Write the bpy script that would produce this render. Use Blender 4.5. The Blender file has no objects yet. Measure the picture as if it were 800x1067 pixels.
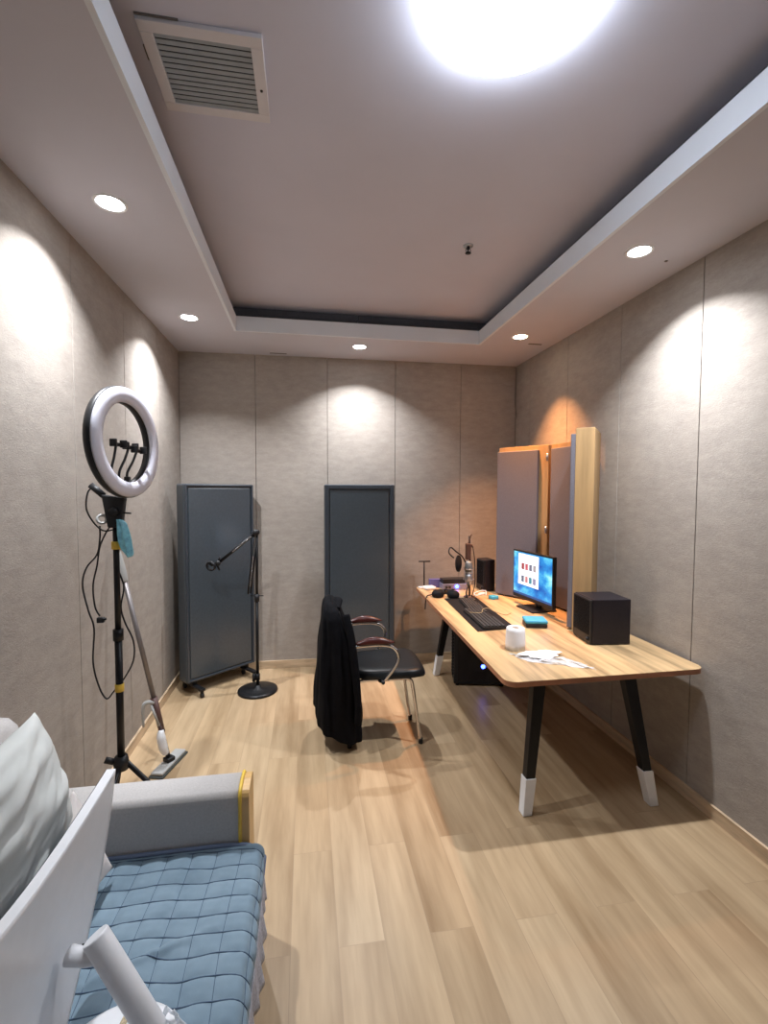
import bpy, bmesh, math, random
from mathutils import Vector, Matrix, noise
random.seed(7)
S = bpy.context.scene
COL = S.collection
PI = math.pi

# ------------------------------------------------------------------ room numbers
XL, XR = -1.058, 1.953
YF = -1.3
SOF = 2.7607            # height of the lowered border
CEIL = 2.965
TL, TR, TB, TF, TT = -0.499, 1.364, 3.605, -0.35, 2.865
def yback(x): return 4.210 - 0.0152 * x
DESK = 0.73

# ------------------------------------------------------------------ materials
def node_mat(name):
    m = bpy.data.materials.new(name); m.use_nodes = True
    nt = m.node_tree; b = nt.nodes['Principled BSDF']
    return m, nt, b
def setin(b, k, v):
    if k in b.inputs: b.inputs[k].default_value = v
def coords(nt, scale=(1, 1, 1), kind='Object'):
    tc = nt.nodes.new('ShaderNodeTexCoord'); mp = nt.nodes.new('ShaderNodeMapping')
    mp.inputs['Scale'].default_value = scale
    nt.links.new(tc.outputs[kind], mp.inputs['Vector']); return mp.outputs['Vector']
def noise_tex(nt, vec, scale, detail=4, rough=.55):
    n = nt.nodes.new('ShaderNodeTexNoise'); n.inputs['Scale'].default_value = scale
    n.inputs['Detail'].default_value = detail; n.inputs['Roughness'].default_value = rough
    nt.links.new(vec, n.inputs['Vector']); return n.outputs['Fac']
def ramp(nt, fac, stops):
    r = nt.nodes.new('ShaderNodeValToRGB'); el = r.color_ramp.elements
    while len(el) < len(stops): el.new(0.5)
    for e, (p, c) in zip(el, stops): e.position = p; e.color = (*c, 1)
    nt.links.new(fac, r.inputs['Fac']); return r.outputs['Color']
def bump(nt, b, h, strength=.3, dist=.01):
    n = nt.nodes.new('ShaderNodeBump'); n.inputs['Strength'].default_value = strength
    n.inputs['Distance'].default_value = dist
    nt.links.new(h, n.inputs['Height']); nt.links.new(n.outputs['Normal'], b.inputs['Normal'])
def mat(name, col, rough=.5, metal=0, var=.06, scale=30, bmp=0, stretch=(1, 1, 1), spec=None, dist=.004, coat=0, sheen=0):
    m, nt, b = node_mat(name)
    v = coords(nt, stretch); f = noise_tex(nt, v, scale)
    lo = tuple(max(0, c * (1 - var)) for c in col); hi = tuple(min(1, c * (1 + var)) for c in col)
    nt.links.new(ramp(nt, f, [(.3, lo), (.7, hi)]), b.inputs['Base Color'])
    b.inputs['Roughness'].default_value = rough; b.inputs['Metallic'].default_value = metal
    if spec is not None: setin(b, 'Specular IOR Level', spec)
    if coat: setin(b, 'Coat Weight', coat); setin(b, 'Coat Roughness', .15)
    if sheen: setin(b, 'Sheen Weight', sheen)
    if bmp: bump(nt, b, f, bmp, dist)
    return m
def emit(name, col, strength):
    m, nt, b = node_mat(name)
    b.inputs['Base Color'].default_value = (*col, 1)
    setin(b, 'Emission Color', (*col, 1)); setin(b, 'Emission Strength', strength); return m

def fabric_wall(name, col):
    m, nt, b = node_mat(name)
    v = coords(nt, (1, 1, 2.6)); f1 = noise_tex(nt, v, 9, 6, .7); f2 = noise_tex(nt, v, 70, 4, .7)
    f3 = noise_tex(nt, coords(nt, (1, 1, 1)), 1.6, 3, .5)
    c1 = ramp(nt, f1, [(.28, tuple(c * .86 for c in col)), (.72, tuple(min(1, c * 1.12) for c in col))])
    mx = nt.nodes.new('ShaderNodeMix'); mx.data_type = 'RGBA'; mx.blend_type = 'MULTIPLY'; mx.inputs['Factor'].default_value = .8
    nt.links.new(c1, mx.inputs['A'])
    nt.links.new(ramp(nt, f2, [(.3, (.86, .86, .86)), (.7, (1, 1, 1))]), mx.inputs['B'])
    m2 = nt.nodes.new('ShaderNodeMix'); m2.data_type = 'RGBA'; m2.blend_type = 'MULTIPLY'; m2.inputs['Factor'].default_value = .6
    nt.links.new(mx.outputs['Result'], m2.inputs['A'])
    nt.links.new(ramp(nt, f3, [(.35, (.9, .88, .87)), (.65, (1, 1, 1))]), m2.inputs['B'])
    nt.links.new(m2.outputs['Result'], b.inputs['Base Color'])
    b.inputs['Roughness'].default_value = .92; setin(b, 'Specular IOR Level', .15)
    bump(nt, b, f2, .35, .004); return m

def plank_floor():
    m, nt, b = node_mat('oak_laminate')
    tc = nt.nodes.new('ShaderNodeTexCoord')
    mp = nt.nodes.new('ShaderNodeMapping'); mp.inputs['Rotation'].default_value = (0, 0, PI / 2)
    mp.inputs['Location'].default_value = (.35, .06, 0)
    nt.links.new(tc.outputs['Object'], mp.inputs['Vector'])
    br = nt.nodes.new('ShaderNodeTexBrick'); br.offset = .37; br.offset_frequency = 2
    br.inputs['Scale'].default_value = 1; br.inputs['Brick Width'].default_value = 1.21; br.inputs['Row Height'].default_value = .165
    br.inputs['Mortar Size'].default_value = .0012; br.inputs['Mortar Smooth'].default_value = .4; br.inputs['Bias'].default_value = 0
    br.inputs['Color1'].default_value = (0, 0, 0, 1); br.inputs['Color2'].default_value = (1, 1, 1, 1); br.inputs['Mortar'].default_value = (.4, .4, .4, 1)
    nt.links.new(mp.outputs['Vector'], br.inputs['Vector'])
    base = ramp(nt, br.outputs['Color'], [(0, (.45, .325, .20)), (.35, (.475, .35, .22)), (.7, (.46, .335, .21)), (1, (.51, .385, .25))])
    # grain offset by plank so that it does not run across joints
    sep = nt.nodes.new('ShaderNodeVectorMath'); sep.operation = 'MULTIPLY_ADD'
    sep.inputs[1].default_value = (3.6, .36, 1)
    sc = nt.nodes.new('ShaderNodeVectorMath'); sc.operation = 'SCALE'; sc.inputs['Scale'].default_value = 7
    nt.links.new(br.outputs['Color'], sc.inputs[0])
    nt.links.new(tc.outputs['Object'], sep.inputs[0]); nt.links.new(sc.outputs[0], sep.inputs[2])
    g = noise_tex(nt, sep.outputs[0], 1.5, 5, .6)
    g2 = noise_tex(nt, sep.outputs[0], 6, 5, .6)
    mx = nt.nodes.new('ShaderNodeMix'); mx.data_type = 'RGBA'; mx.blend_type = 'MULTIPLY'; mx.inputs['Factor'].default_value = 1
    nt.links.new(base, mx.inputs['A']); nt.links.new(ramp(nt, g, [(.30, (.64, .57, .48)), (.48, (.92, .89, .84)), (.68, (1.18, 1.17, 1.14))]), mx.inputs['B'])
    m2 = nt.nodes.new('ShaderNodeMix'); m2.data_type = 'RGBA'; m2.blend_type = 'MULTIPLY'; m2.inputs['Factor'].default_value = .7
    nt.links.new(mx.outputs['Result'], m2.inputs['A']); nt.links.new(ramp(nt, g2, [(.3, (.9, .88, .85)), (.6, (1, 1, 1))]), m2.inputs['B'])
    m3 = nt.nodes.new('ShaderNodeMix'); m3.data_type = 'RGBA'; m3.blend_type = 'MIX'
    nt.links.new(br.outputs['Fac'], m3.inputs['Factor']); nt.links.new(m2.outputs['Result'], m3.inputs['A']); m3.inputs['B'].default_value = (.36, .25, .15, 1)
    nt.links.new(m3.outputs['Result'], b.inputs['Base Color'])
    b.inputs['Roughness'].default_value = .38; setin(b, 'Specular IOR Level', .45)
    return m

def wood(name, col, stretch=(1, 1, 1), scale=4, rough=.45, var=.22):
    m, nt, b = node_mat(name)
    v = coords(nt, stretch); f = noise_tex(nt, v, scale, 6, .62)
    nt.links.new(ramp(nt, f, [(.36, tuple(c * (1 - var) for c in col)), (.5, col), (.64, tuple(min(1, c * (1 + var * .7)) for c in col))]), b.inputs['Base Color'])
    b.inputs['Roughness'].default_value = rough; return m

M = {}
M['wall'] = fabric_wall('felt_wall', (.42, .375, .335))
M['gap'] = mat('panel_joint', (.16, .14, .125), .9)
M['floor'] = plank_floor()
M['ceiling'] = mat('ceiling_paint', (.60, .59, .67), .85, var=.02, scale=3)
M['soffit'] = mat('border_paint', (.58, .57, .63), .85, var=.02, scale=3)
M['lip'] = mat('lip_paint', (.74, .77, .82), .8, var=.02, scale=3)
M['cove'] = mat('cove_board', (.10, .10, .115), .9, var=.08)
M['skirting'] = wood('skirting_wood', (.60, .45, .30), (1, 1, 6))
M['black'] = mat('black_plastic', (.018, .018, .02), .42, spec=.3)
M['black_matte'] = mat('black_matte', (.008, .008, .010), .75, spec=.2)
M['black_metal'] = mat('black_metal', (.015, .015, .017), .35, .3, spec=.3)
M['chrome'] = mat('chrome', (.72, .72, .74), .16, 1, var=.02)
M['white'] = mat('white_paint', (.80, .80, .81), .45, var=.02)
M['white_plastic'] = mat('white_plastic', (.78, .79, .82), .3, var=.02)
M['leather'] = mat('grey_leather', (.054, .068, .082), .32, var=.10, scale=60, bmp=.12, dist=.001, coat=.5)
M['leather_dark'] = mat('grey_leather_border', (.040, .050, .064), .32, var=.10, scale=60, bmp=.12, dist=.001, coat=.5)
M['desk'] = wood('desk_wood', (.55, .37, .195), (9, .7, 1), 1.5, .32, .42)
M['desk_edge'] = wood('desk_edge_band', (.40, .17, .09), (1, 1, 1), 4, .4)
M['frame_wood'] = wood('booth_wood', (.44, .28, .13), (9, 9, .8), 1.5, .5, .18)
M['felt'] = mat('grey_felt', (.16, .15, .175), .95, var=.08, scale=120, bmp=.3, dist=.002)
M['sofa'] = mat('sofa_linen', (.47, .45, .44), .95, var=.07, scale=160, bmp=.3, dist=.002)
M['pillow'] = mat('pillow_cotton', (.66, .68, .66), .9, var=.04, scale=20)
M['pillow2'] = mat('pillow_blush', (.70, .65, .63), .9, var=.04, scale=20)
M['yellow'] = mat('yellow_tape', (.72, .48, .06), .5)
M['quilt'] = None
M['jacket'] = mat('jacket_cloth', (.0035, .0035, .005), .9, var=.25, scale=30, spec=.12)
M['maroon'] = wood('maroon_wood', (.055, .010, .008), (1, 1, 1), 10, .28)
M['seat'] = mat('black_leatherette', (.008, .010, .012), .38, spec=.3)
M['ringwhite'] = mat('ring_diffuser', (.74, .74, .84), .35, var=.02)
M['blue'] = mat('blue_cloth', (.05, .36, .58), .6, var=.1)
M['bluebag'] = mat('blue_film', (.26, .66, .92), .25, var=.3, scale=45, bmp=.6, dist=.01)
M['steel'] = mat('brushed_tube', (.22, .20, .20), .4, .6)
M['grey_plastic'] = mat('grey_plastic', (.40, .40, .39), .5)
M['dark_pad'] = mat('dark_bristle', (.06, .065, .06), .9, var=.4, scale=200)
M['paper'] = mat('tissue_paper', (.82, .82, .84), .9, var=.02)
M['card'] = mat('cardboard', (.32, .22, .14), .9)
M['purple'] = mat('purple_box', (.10, .09, .26), .6)
M['silver'] = mat('silver_metal', (.45, .47, .50), .28, .8)
M['brown'] = mat('brown_clip', (.08, .035, .022), .5)
M['vent_white'] = mat('vent_enamel', (.66, .63, .64), .5, var=.02)
M['vent_dark'] = mat('vent_inside', (.03, .03, .035), .8)
M['slat'] = mat('vent_slat', (.34, .37, .40), .5)
M['dome'] = emit('lamp_glow', (.80, .89, 1.0), 10)
M['lens'] = emit('downlight_lens', (.93, .96, 1.0), 14)
M['lens_warm'] = emit('downlight_lens_warm', (1.0, .84, .62), 14)
M['led_blue'] = emit('blue_led', (.03, .06, 1.0), 12)
M['silverlabel'] = mat('label_print', (.42, .33, .20), .6, var=.5, scale=220)
def film():
    m, nt, b = node_mat('clear_film')
    b.inputs['Base Color'].default_value = (.86, .90, .95, 1); b.inputs['Roughness'].default_value = .25
    setin(b, 'Alpha', .55); bump(nt, b, noise_tex(nt, coords(nt), 40, 4), .6, .004); return m
M['film'] = film()
def quilt():
    m, nt, b = node_mat('quilt_cotton')
    f = noise_tex(nt, coords(nt), 12, 5, .6); f2 = noise_tex(nt, coords(nt), 500, 2)
    nt.links.new(ramp(nt, f, [(.3, (.15, .225, .29)), (.7, (.20, .285, .355))]), b.inputs['Base Color'])
    b.inputs['Roughness'].default_value = .8; setin(b, 'Sheen Weight', .15); bump(nt, b, f2, .2, .001); return m
M['quilt'] = quilt()
M['quilt_edge'] = mat('quilt_binding', (.14, .18, .27), .8)
M['thread'] = mat('quilt_stitching', (.07, .11, .17), .9)
M['lace'] = mat('lace_trim', (.42, .43, .50), .9, var=.3, scale=150)

# ------------------------------------------------------------------ mesh builder
class MB:
    def __init__(s): s.bm = bmesh.new()
    def box(s, c, d, rot=None, bevel=0, seg=2):
        r = bmesh.ops.create_cube(s.bm, size=1); vs = r['verts']
        for v in vs: v.co = Vector((v.co.x * d[0], v.co.y * d[1], v.co.z * d[2]))
        if bevel:
            es = list({e for v in vs for e in v.link_edges})
            rb = bmesh.ops.bevel(s.bm, geom=es, offset=bevel, segments=seg, affect='EDGES', profile=.5)
            vs = list({v for f in rb['faces'] for v in f.verts} | {v for v in vs if v.is_valid})
        mt = Matrix.Translation(Vector(c))
        if rot is not None:
            mt = mt @ (rot.to_4x4() if isinstance(rot, Matrix) else Matrix.Rotation(rot, 4, 'Z'))
        for v in vs: v.co = mt @ v.co
        return s
    def hexa(s, p, bevel=0):          # 8 corners: bottom 4 ccw, top 4 ccw
        v = [s.bm.verts.new(Vector(q)) for q in p]
        fs = [s.bm.faces.new([v[i] for i in f]) for f in ((3, 2, 1, 0), (4, 5, 6, 7), (0, 1, 5, 4), (1, 2, 6, 5), (2, 3, 7, 6), (3, 0, 4, 7))]
        if bevel:
            es = list({e for f in fs for e in f.edges})
            bmesh.ops.bevel(s.bm, geom=es, offset=bevel, segments=2, affect='EDGES', profile=.5)
        return s
    def tube(s, pts, r, n=10, smooth=False, sub=6, flat=1.0):
        pts = [Vector(p) for p in pts]
        rs = list(r) if isinstance(r, (list, tuple)) else [r] * len(pts)
        if smooth and len(pts) > 2:
            P, Rr = [], []
            for i in range(len(pts) - 1):
                p0 = pts[max(0, i - 1)]; p1 = pts[i]; p2 = pts[i + 1]; p3 = pts[min(len(pts) - 1, i + 2)]
                for k in range(sub):
                    t = k / sub
                    P.append(.5 * ((2 * p1) + (-p0 + p2) * t + (2 * p0 - 5 * p1 + 4 * p2 - p3) * t * t + (-p0 + 3 * p1 - 3 * p2 + p3) * t ** 3))
                    Rr.append(rs[i] * (1 - t) + rs[i + 1] * t)
            P.append(pts[-1]); Rr.append(rs[-1]); pts, rs = P, Rr
        up = None; rings = []
        for i, p in enumerate(pts):
            a = pts[max(0, i - 1)]; b = pts[min(len(pts) - 1, i + 1)]; t = (b - a).normalized()
            if up is None:
                up = Vector((0, 0, 1)) if abs(t.z) < .9 else Vector((1, 0, 0))
            x = up.cross(t)
            if x.length < 1e-5: x = Vector((1, 0, 0)).cross(t)
            x.normalize(); y = t.cross(x).normalized(); up = y
            rings.append([s.bm.verts.new(p + (x * math.cos(2 * PI * k / n) + y * math.sin(2 * PI * k / n) * flat) * rs[i]) for k in range(n)])
        for i in range(len(rings) - 1):
            for k in range(n):
                f = s.bm.faces.new((rings[i][k], rings[i][(k + 1) % n], rings[i + 1][(k + 1) % n], rings[i + 1][k])); f.smooth = True
        s.bm.faces.new(rings[0][::-1]); s.bm.faces.new(rings[-1]); return s
    def lathe(s, prof, c=(0, 0, 0), axis=(0, 0, 1), n=32, smooth=True, closed=False):
        ax = Vector(axis).normalized(); q = Vector((0, 0, 1)).rotation_difference(ax); rings = []
        for (r, z) in prof:
            rings.append([s.bm.verts.new(Vector(c) + q @ Vector((max(r, 1e-5) * math.cos(2 * PI * k / n), max(r, 1e-5) * math.sin(2 * PI * k / n), z))) for k in range(n)])
        seq = list(range(len(rings) - 1))
        pairs = [(i, i + 1) for i in seq] + ([(len(rings) - 1, 0)] if closed else [])
        for i, j in pairs:
            for k in range(n):
                f = s.bm.faces.new((rings[i][k], rings[i][(k + 1) % n], rings[j][(k + 1) % n], rings[j][k])); f.smooth = smooth
        if not closed:
            s.bm.faces.new(rings[0][::-1]); s.bm.faces.new(rings[-1])
        return s
    def prism(s, poly, z0, z1, mi=0):
        a = [s.bm.verts.new((x, y, z0)) for x, y in poly]; b = [s.bm.verts.new((x, y, z1)) for x, y in poly]
        s.bm.faces.new(a[::-1]); s.bm.faces.new(b)
        for i in range(len(a)):
            j = (i + 1) % len(a); f = s.bm.faces.new((a[i], a[j], b[j], b[i])); f.material_index = mi
        return s
    def grid(s, fn, nu, nv, closeu=False, smooth=True):
        V = [[s.bm.verts.new(Vector(fn(i / nu, j / nv))) for j in range(nv + 1)] for i in range(nu + (0 if closeu else 1))]
        N = len(V)
        for i in range(nu):
            for j in range(nv):
                f = s.bm.faces.new((V[i][j], V[(i + 1) % N][j], V[(i + 1) % N][j + 1], V[i][j + 1])); f.smooth = smooth
        return V
    def build(s, name, m, parent=None, base=None, solid=0, label=None, recalc=True):
        bm = s.bm
        if recalc: bmesh.ops.recalc_face_normals(bm, faces=bm.faces)
        off = Vector((0, 0, 0)); p = parent
        while p is not None: off += Vector(p.location); p = p.parent
        if parent is None and base is not None: off = Vector(base)
        bm.transform(Matrix.Translation(-off))
        me = bpy.data.meshes.new(name); bm.to_mesh(me); bm.free()
        o = bpy.data.objects.new(name, me); COL.objects.link(o)
        for mm in (m if isinstance(m, (list, tuple)) else [m]): me.materials.append(mm)
        if parent is not None: o.parent = parent
        elif base is not None: o.location = base
        if solid:
            md = o.modifiers.new('thickness', 'SOLIDIFY'); md.thickness = solid; md.offset = 0
        if label: o['label'] = label
        return o

def thing(name, label, cat, loc, group=None):
    o = bpy.data.objects.new(name, None); COL.objects.link(o); o.location = loc
    o.empty_display_size = .05
    o['label'] = label; o['category'] = cat
    if group: o['group'] = group
    return o
def tag(o, label, cat, group=None):
    o['label'] = label; o['category'] = cat
    if group: o['group'] = group
    return o
def struct(o): o['kind'] = 'structure'; return o
def copy_thing(root, loc, label):
    r = root.copy(); COL.objects.link(r); r.location = loc; r['label'] = label
    for ch in list(root.children):
        c = ch.copy(); COL.objects.link(c); c.parent = r
        for g in list(ch.children):
            d = g.copy(); COL.objects.link(d); d.parent = c
    return r
def arc(cx, cy, r, a0, a1, n):
    return [(cx + r * math.cos(a0 + (a1 - a0) * k / n), cy + r * math.sin(a0 + (a1 - a0) * k / n)) for k in range(n + 1)]
def lerp(a, b, t): return Vector(a) * (1 - t) + Vector(b) * t

# ------------------------------------------------------------------ camera
f_px, R = 486.084, Vector((0.98638538, -0.1644094, 0.00366453))
U = Vector((0.0042632, 0.04784069, 0.99884588)); F = Vector((0.16439497, 0.98523135, -0.04789027))
cam = bpy.data.cameras.new('camera'); co = bpy.data.objects.new('camera', cam); COL.objects.link(co)
cam.sensor_fit = 'HORIZONTAL'; cam.sensor_width = 36; cam.lens = f_px / 800 * 36; cam.clip_start = .02
mw = Matrix.Identity(4)
for i in range(3): mw[i][0] = R[i]; mw[i][1] = U[i]; mw[i][2] = -F[i]
mw.translation = Vector((0, 0, 1.6)); co.matrix_world = mw
S.camera = co

# ------------------------------------------------------------------ room shell
m = MB(); m.hexa([(XL - .12, YF - .1, -.06), (XR + .12, YF - .1, -.06), (XR + .12, 4.4, -.06), (XL - .12, 4.4, -.06),
                  (XL - .12, YF - .1, 0), (XR + .12, YF - .1, 0), (XR + .12, 4.4, 0), (XL - .12, 4.4, 0)])
struct(m.build('floor', M['floor']))

def side_wall(name, x, sgn, seams, y0, y1):
    # slabs of felt panel, 4 mm joints, in front of a dark backing
    o = MB(); ys = [y0] + [s_ for s_ in seams if y0 < s_ < y1] + [y1]
    ztop = SOF + .0
    o.box((x + sgn * .07, (y0 + y1) / 2, 1.5), (.08, y1 - y0, 3.0))
    nb = len(o.bm.faces)
    for f in o.bm.faces: f.material_index = 1
    for a, b in zip(ys[:-1], ys[1:]):
        g = .0022
        o.box((x + sgn * .016, (a + b) / 2, 1.5), (.032, b - a - 2 * g, 3.0), bevel=.0015, seg=1)
    return struct(o.build(name, [M['wall'], M['gap']]))
side_wall('wall_left', XL, -1, [.0, .535, 1.153, 1.771, 2.389, 3.013, 3.63], YF, yback(XL))
side_wall('wall_right', XR, 1, [-.34, .27, .87, 1.47, 2.076, 2.689, 3.293, 3.90], YF, yback(XR))
o = MB(); xs = [XL, -.431, .189, .801, 1.416, XR]
o.box(((XL + XR) / 2, 4.21 + .08, 1.5), (XR - XL + .2, .06, 3.0))
for f in o.bm.faces: f.material_index = 1
for a, b in zip(xs[:-1], xs[1:]):
    g = .0022; a += g; b -= g
    o.hexa([(a, yback(a), 0), (b, yback(b), 0), (b, yback(b) + .05, 0), (a, yback(a) + .05, 0),
            (a, yback(a), 3), (b, yback(b), 3), (b, yback(b) + .05, 3), (a, yback(a) + .05, 3)])
struct(o.build('wall_back', [M['wall'], M['gap']]))
o = MB(); o.box(((XL + XR) / 2, YF - .04, 1.5), (XR - XL + .2, .08, 3.0)); struct(o.build('wall_front', M['wall']))

# ceiling: upper slab, lowered border with a lip and a dark cove behind the lip
o = MB(); o.box(((XL + XR) / 2, 1.5, CEIL + .04), (XR - XL + .3, 6.0, .08)); struct(o.build('ceiling', M['ceiling']))
LT = .018; CV = .10
o = MB()
def slab(b, x0, x1, y0, y1, z0, z1): b.box(((x0 + x1) / 2, (y0 + y1) / 2, (z0 + z1) / 2), (x1 - x0, y1 - y0, z1 - z0))
e_ = .004
slab(o, XL - .02, TL - e_, YF, 4.27, SOF, SOF + .018); slab(o, TR + e_, XR + .02, YF, 4.27, SOF, SOF + .018)
slab(o, TL - e_, TR + e_, TB + e_, 4.27, SOF, SOF + .018); slab(o, TL - e_, TR + e_, YF, TF - e_, SOF, SOF + .018)
struct(o.build('trim_1', M['soffit']))
o = MB()
slab(o, TL - LT, TL, TF - LT, TB + LT, SOF - .0004, TT); slab(o, TR, TR + LT, TF - LT, TB + LT, SOF - .0004, TT)
slab(o, TL, TR, TB, TB + LT, SOF - .0004, TT); slab(o, TL, TR, TF - LT, TF, SOF - .0004, TT)
struct(o.build('trim_4', M['lip']))
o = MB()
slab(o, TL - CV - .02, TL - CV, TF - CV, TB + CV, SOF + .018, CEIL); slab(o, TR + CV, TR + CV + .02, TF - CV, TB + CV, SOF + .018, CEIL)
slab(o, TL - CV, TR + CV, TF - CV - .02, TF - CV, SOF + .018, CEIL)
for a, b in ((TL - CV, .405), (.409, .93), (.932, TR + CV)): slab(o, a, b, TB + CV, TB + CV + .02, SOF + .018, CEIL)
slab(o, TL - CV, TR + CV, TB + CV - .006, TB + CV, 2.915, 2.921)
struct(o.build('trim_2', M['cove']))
# small slots in the border
o = MB(); o.box((1.80, 3.52, SOF - .001), (.11, .014, .006)); o.box((-.23, 4.14, SOF - .001), (.14, .008, .006)); o.box((1.80, 2.15, SOF - .001), (.012, .012, .006))
struct(o.build('trim_3', M['gap']))
# skirting boards
o = MB(); slab(o, XL, XL + .012, YF, yback(XL), 0, .066); o.box((XL + .007, (YF + 4.2) / 2, .067), (.014, 4.2 - YF, .006), bevel=.002); struct(o.build('baseboard_left', M['skirting']))
o = MB(); slab(o, XR - .012, XR, YF, yback(XR), 0, .066); o.box((XR - .007, (YF + 4.18) / 2, .067), (.014, 4.18 - YF, .006), bevel=.002); struct(o.build('baseboard_right', M['skirting']))
o = MB(); d = .012
o.hexa([(XL, yback(XL) - d, 0), (XR, yback(XR) - d, 0), (XR, yback(XR), 0), (XL, yback(XL), 0),
        (XL, yback(XL) - d, .07), (XR, yback(XR) - d, .07), (XR, yback(XR), .07), (XL, yback(XL), .07)], bevel=.002)
struct(o.build('baseboard_back', M['skirting']))

# ------------------------------------------------------------------ ceiling fittings
def area(name, loc, col, power, size, parent, spread=150):
    l = bpy.data.lights.new(name, 'AREA'); l.shape = 'DISK'; l.size = size; l.energy = power; l.color = col; l.spread = math.radians(spread)
    o = bpy.data.objects.new(name, l); COL.objects.link(o); o.parent = parent; o.location = loc; return o
def downlight(x, y, label, warm=False, power=15):
    t = thing('downlight', label, 'ceiling light', (x, y, SOF), 'recessed downlights in the lowered ceiling border')
    b = MB(); b.lathe([(.048, .0), (.055, -.003), (.062, -.0035), (.064, 0), (.064, .004), (.048, .004)], (x, y, SOF), n=36, closed=True); b.build('trim_ring', M['white'], t)
    b = MB(); b.lathe([(.0, .0), (.049, .0), (.049, -.0015), (0, -.003)], (x, y, SOF), n=32); b.build('lens', M['lens_warm'] if warm else M['lens'], t)
    area('bulb', (0, 0, -.006), (1.0, .44, .17) if warm else (.93, .96, 1.0), power, .05, t, 78 if warm else 118)
    return t
DP = 9.8
downlight(-.782, 2.116, 'bright round downlight on the left border, nearer one', power=DP)
downlight(-.778, 3.399, 'small bright downlight on the left border near the far corner', power=DP)
downlight(.434, 3.842, 'bright downlight centred above the far wall', power=DP)
downlight(1.606, 3.378, 'warm-toned downlight on the right border over the far end of the desk', True, power=DP * .95)
downlight(1.602, 2.09, 'bright white downlight on the right border, nearer one', power=DP * 1.25)

t = thing('dome_lamp', 'large glowing round white dome lamp at the middle of the ceiling', 'ceiling light', (.565, 1.25, CEIL))
b = MB(); b.lathe([(.0, 0), (.20, 0), (.20, -.004), (.0, -.004)], (.565, 1.25, CEIL), n=48); b.build('base_plate', M['white'], t)
b = MB(); b.lathe([(.0, -.0045), (.232, -.0045), (.234, -.02), (.226, -.048), (.20, -.072), (.155, -.09), (.09, -.099), (.0, -.102)], (.565, 1.25, CEIL), n=48); b.build('shade', M['dome'], t)

# air vent, corners measured on the ceiling
t = thing('air_vent', 'square white louvred air vent set in the ceiling', 'air vent', (-.31, 1.66, CEIL))
a0, a1, b0, b1 = -.482, -.125, 1.508, 1.838
b = MB(); w = .037
for (x0, x1, y0, y1) in ((a0, a1, b0, b0 + w), (a0, a1, b1 - w, b1), (a0, a0 + w, b0 + w, b1 - w), (a1 - w, a1, b0 + w, b1 - w)):
    b.box(((x0 + x1) / 2, (y0 + y1) / 2, CEIL - .007), (x1 - x0, y1 - y0, .014), bevel=.002)
b.build('vent_frame', M['vent_white'], t)
b = MB(); slab(b, a0 + w, a1 - w, b0 + w, b1 - w, CEIL - .003, CEIL + .002); b.build('vent_backing', M['vent_dark'], t)
for k in range(13):
    y = b0 + w + .009 + k * (b1 - b0 - 2 * w - .014) / 12
    b = MB(); b.box(((a0 + a1) / 2, y, CEIL - .0085), (a1 - a0 - 2 * w, .0125, .0015), rot=Matrix.Rotation(-.25, 3, 'X')); b.build('slat', M['slat'], t)
b = MB(); b.lathe([(.0, 0), (.005, 0), (.004, -.003), (0, -.003)], (a1 - w / 2, b0 + .19, CEIL - .014), n=12); b.build('screw', M['black'], t)
b = MB(); b.box((a0 - .004, b0 + .12, CEIL - .002), (.006, .05, .004)); b.build('putty_gap', M['gap'], t)
b = MB(); b.box((a0 + .06, b0 - .004, CEIL - .002), (.12, .005, .004)); b.build('putty_gap', M['gap'], t)

t = thing('fire_sprinkler', 'small dark fire sprinkler head in the ceiling', 'sprinkler', (.9, 2.565, CEIL))
b = MB(); b.lathe([(0, 0), (.028, 0), (.026, -.006), (.0, -.006)], (.9, 2.565, CEIL), n=24); b.build('escutcheon', M['silver'], t)
b = MB(); b.lathe([(0, -.006), (.009, -.006), (.009, -.02), (.004, -.022), (.004, -.038), (.0, -.038)], (.9, 2.565, CEIL), n=14)
b.tube([(.889, 2.565, CEIL - .018), (.885, 2.565, CEIL - .028), (.9, 2.565, CEIL - .04), (.915, 2.565, CEIL - .028), (.911, 2.565, CEIL - .018)], .002, 6); b.build('sprinkler_body', M['black_metal'], t)
b = MB(); b.lathe([(0, -.04), (.017, -.04), (.016, -.043), (0, -.043)], (.9, 2.565, CEIL), n=16); b.build('deflector', M['black_metal'], t)

# ------------------------------------------------------------------ desk
t = thing('desk', 'long wooden desk with angled black legs and white feet along the right wall', 'desk', (1.42, 3.0, 0))
NL, NR, FR, FL = (.893, 1.948), (1.932, 1.955), (1.94, 4.06), (.962, 4.05)
r = .055
poly = arc(NL[0] + r, NL[1] + r, r, PI, 1.5 * PI, 8) + arc(NR[0] - r, NR[1] + r, r, 1.5 * PI, 2 * PI, 8) + arc(FR[0] - r, FR[1] - r, r, 0, .5 * PI, 8) + arc(FL[0] + r, FL[1] - r, r, .5 * PI, PI, 8)
b = MB(); b.prism(poly, DESK - .0255, DESK - .0015, 1)
inner = [(1.42 + (x - 1.42) * .9985, 3 + (y - 3) * .9993) for x, y in poly]
b.prism(inner, DESK - .003, DESK, 0); b.build('desktop', [M['desk'], M['desk_edge']], t)
b = MB(); z = DESK - .045
for (x0, y0, x1, y1) in ((1.17, 2.19, 1.62, 2.19), (1.21, 3.78, 1.66, 3.78), (1.19, 2.19, 1.21, 3.78), (1.62, 2.19, 1.64, 3.78)):
    L = math.hypot(x1 - x0, y1 - y0); b.box(((x0 + x1) / 2, (y0 + y1) / 2, z), (L + .04, .04, .036), rot=math.atan2(y1 - y0, x1 - x0))
b.build('under_frame', M['black_metal'], t)
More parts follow.
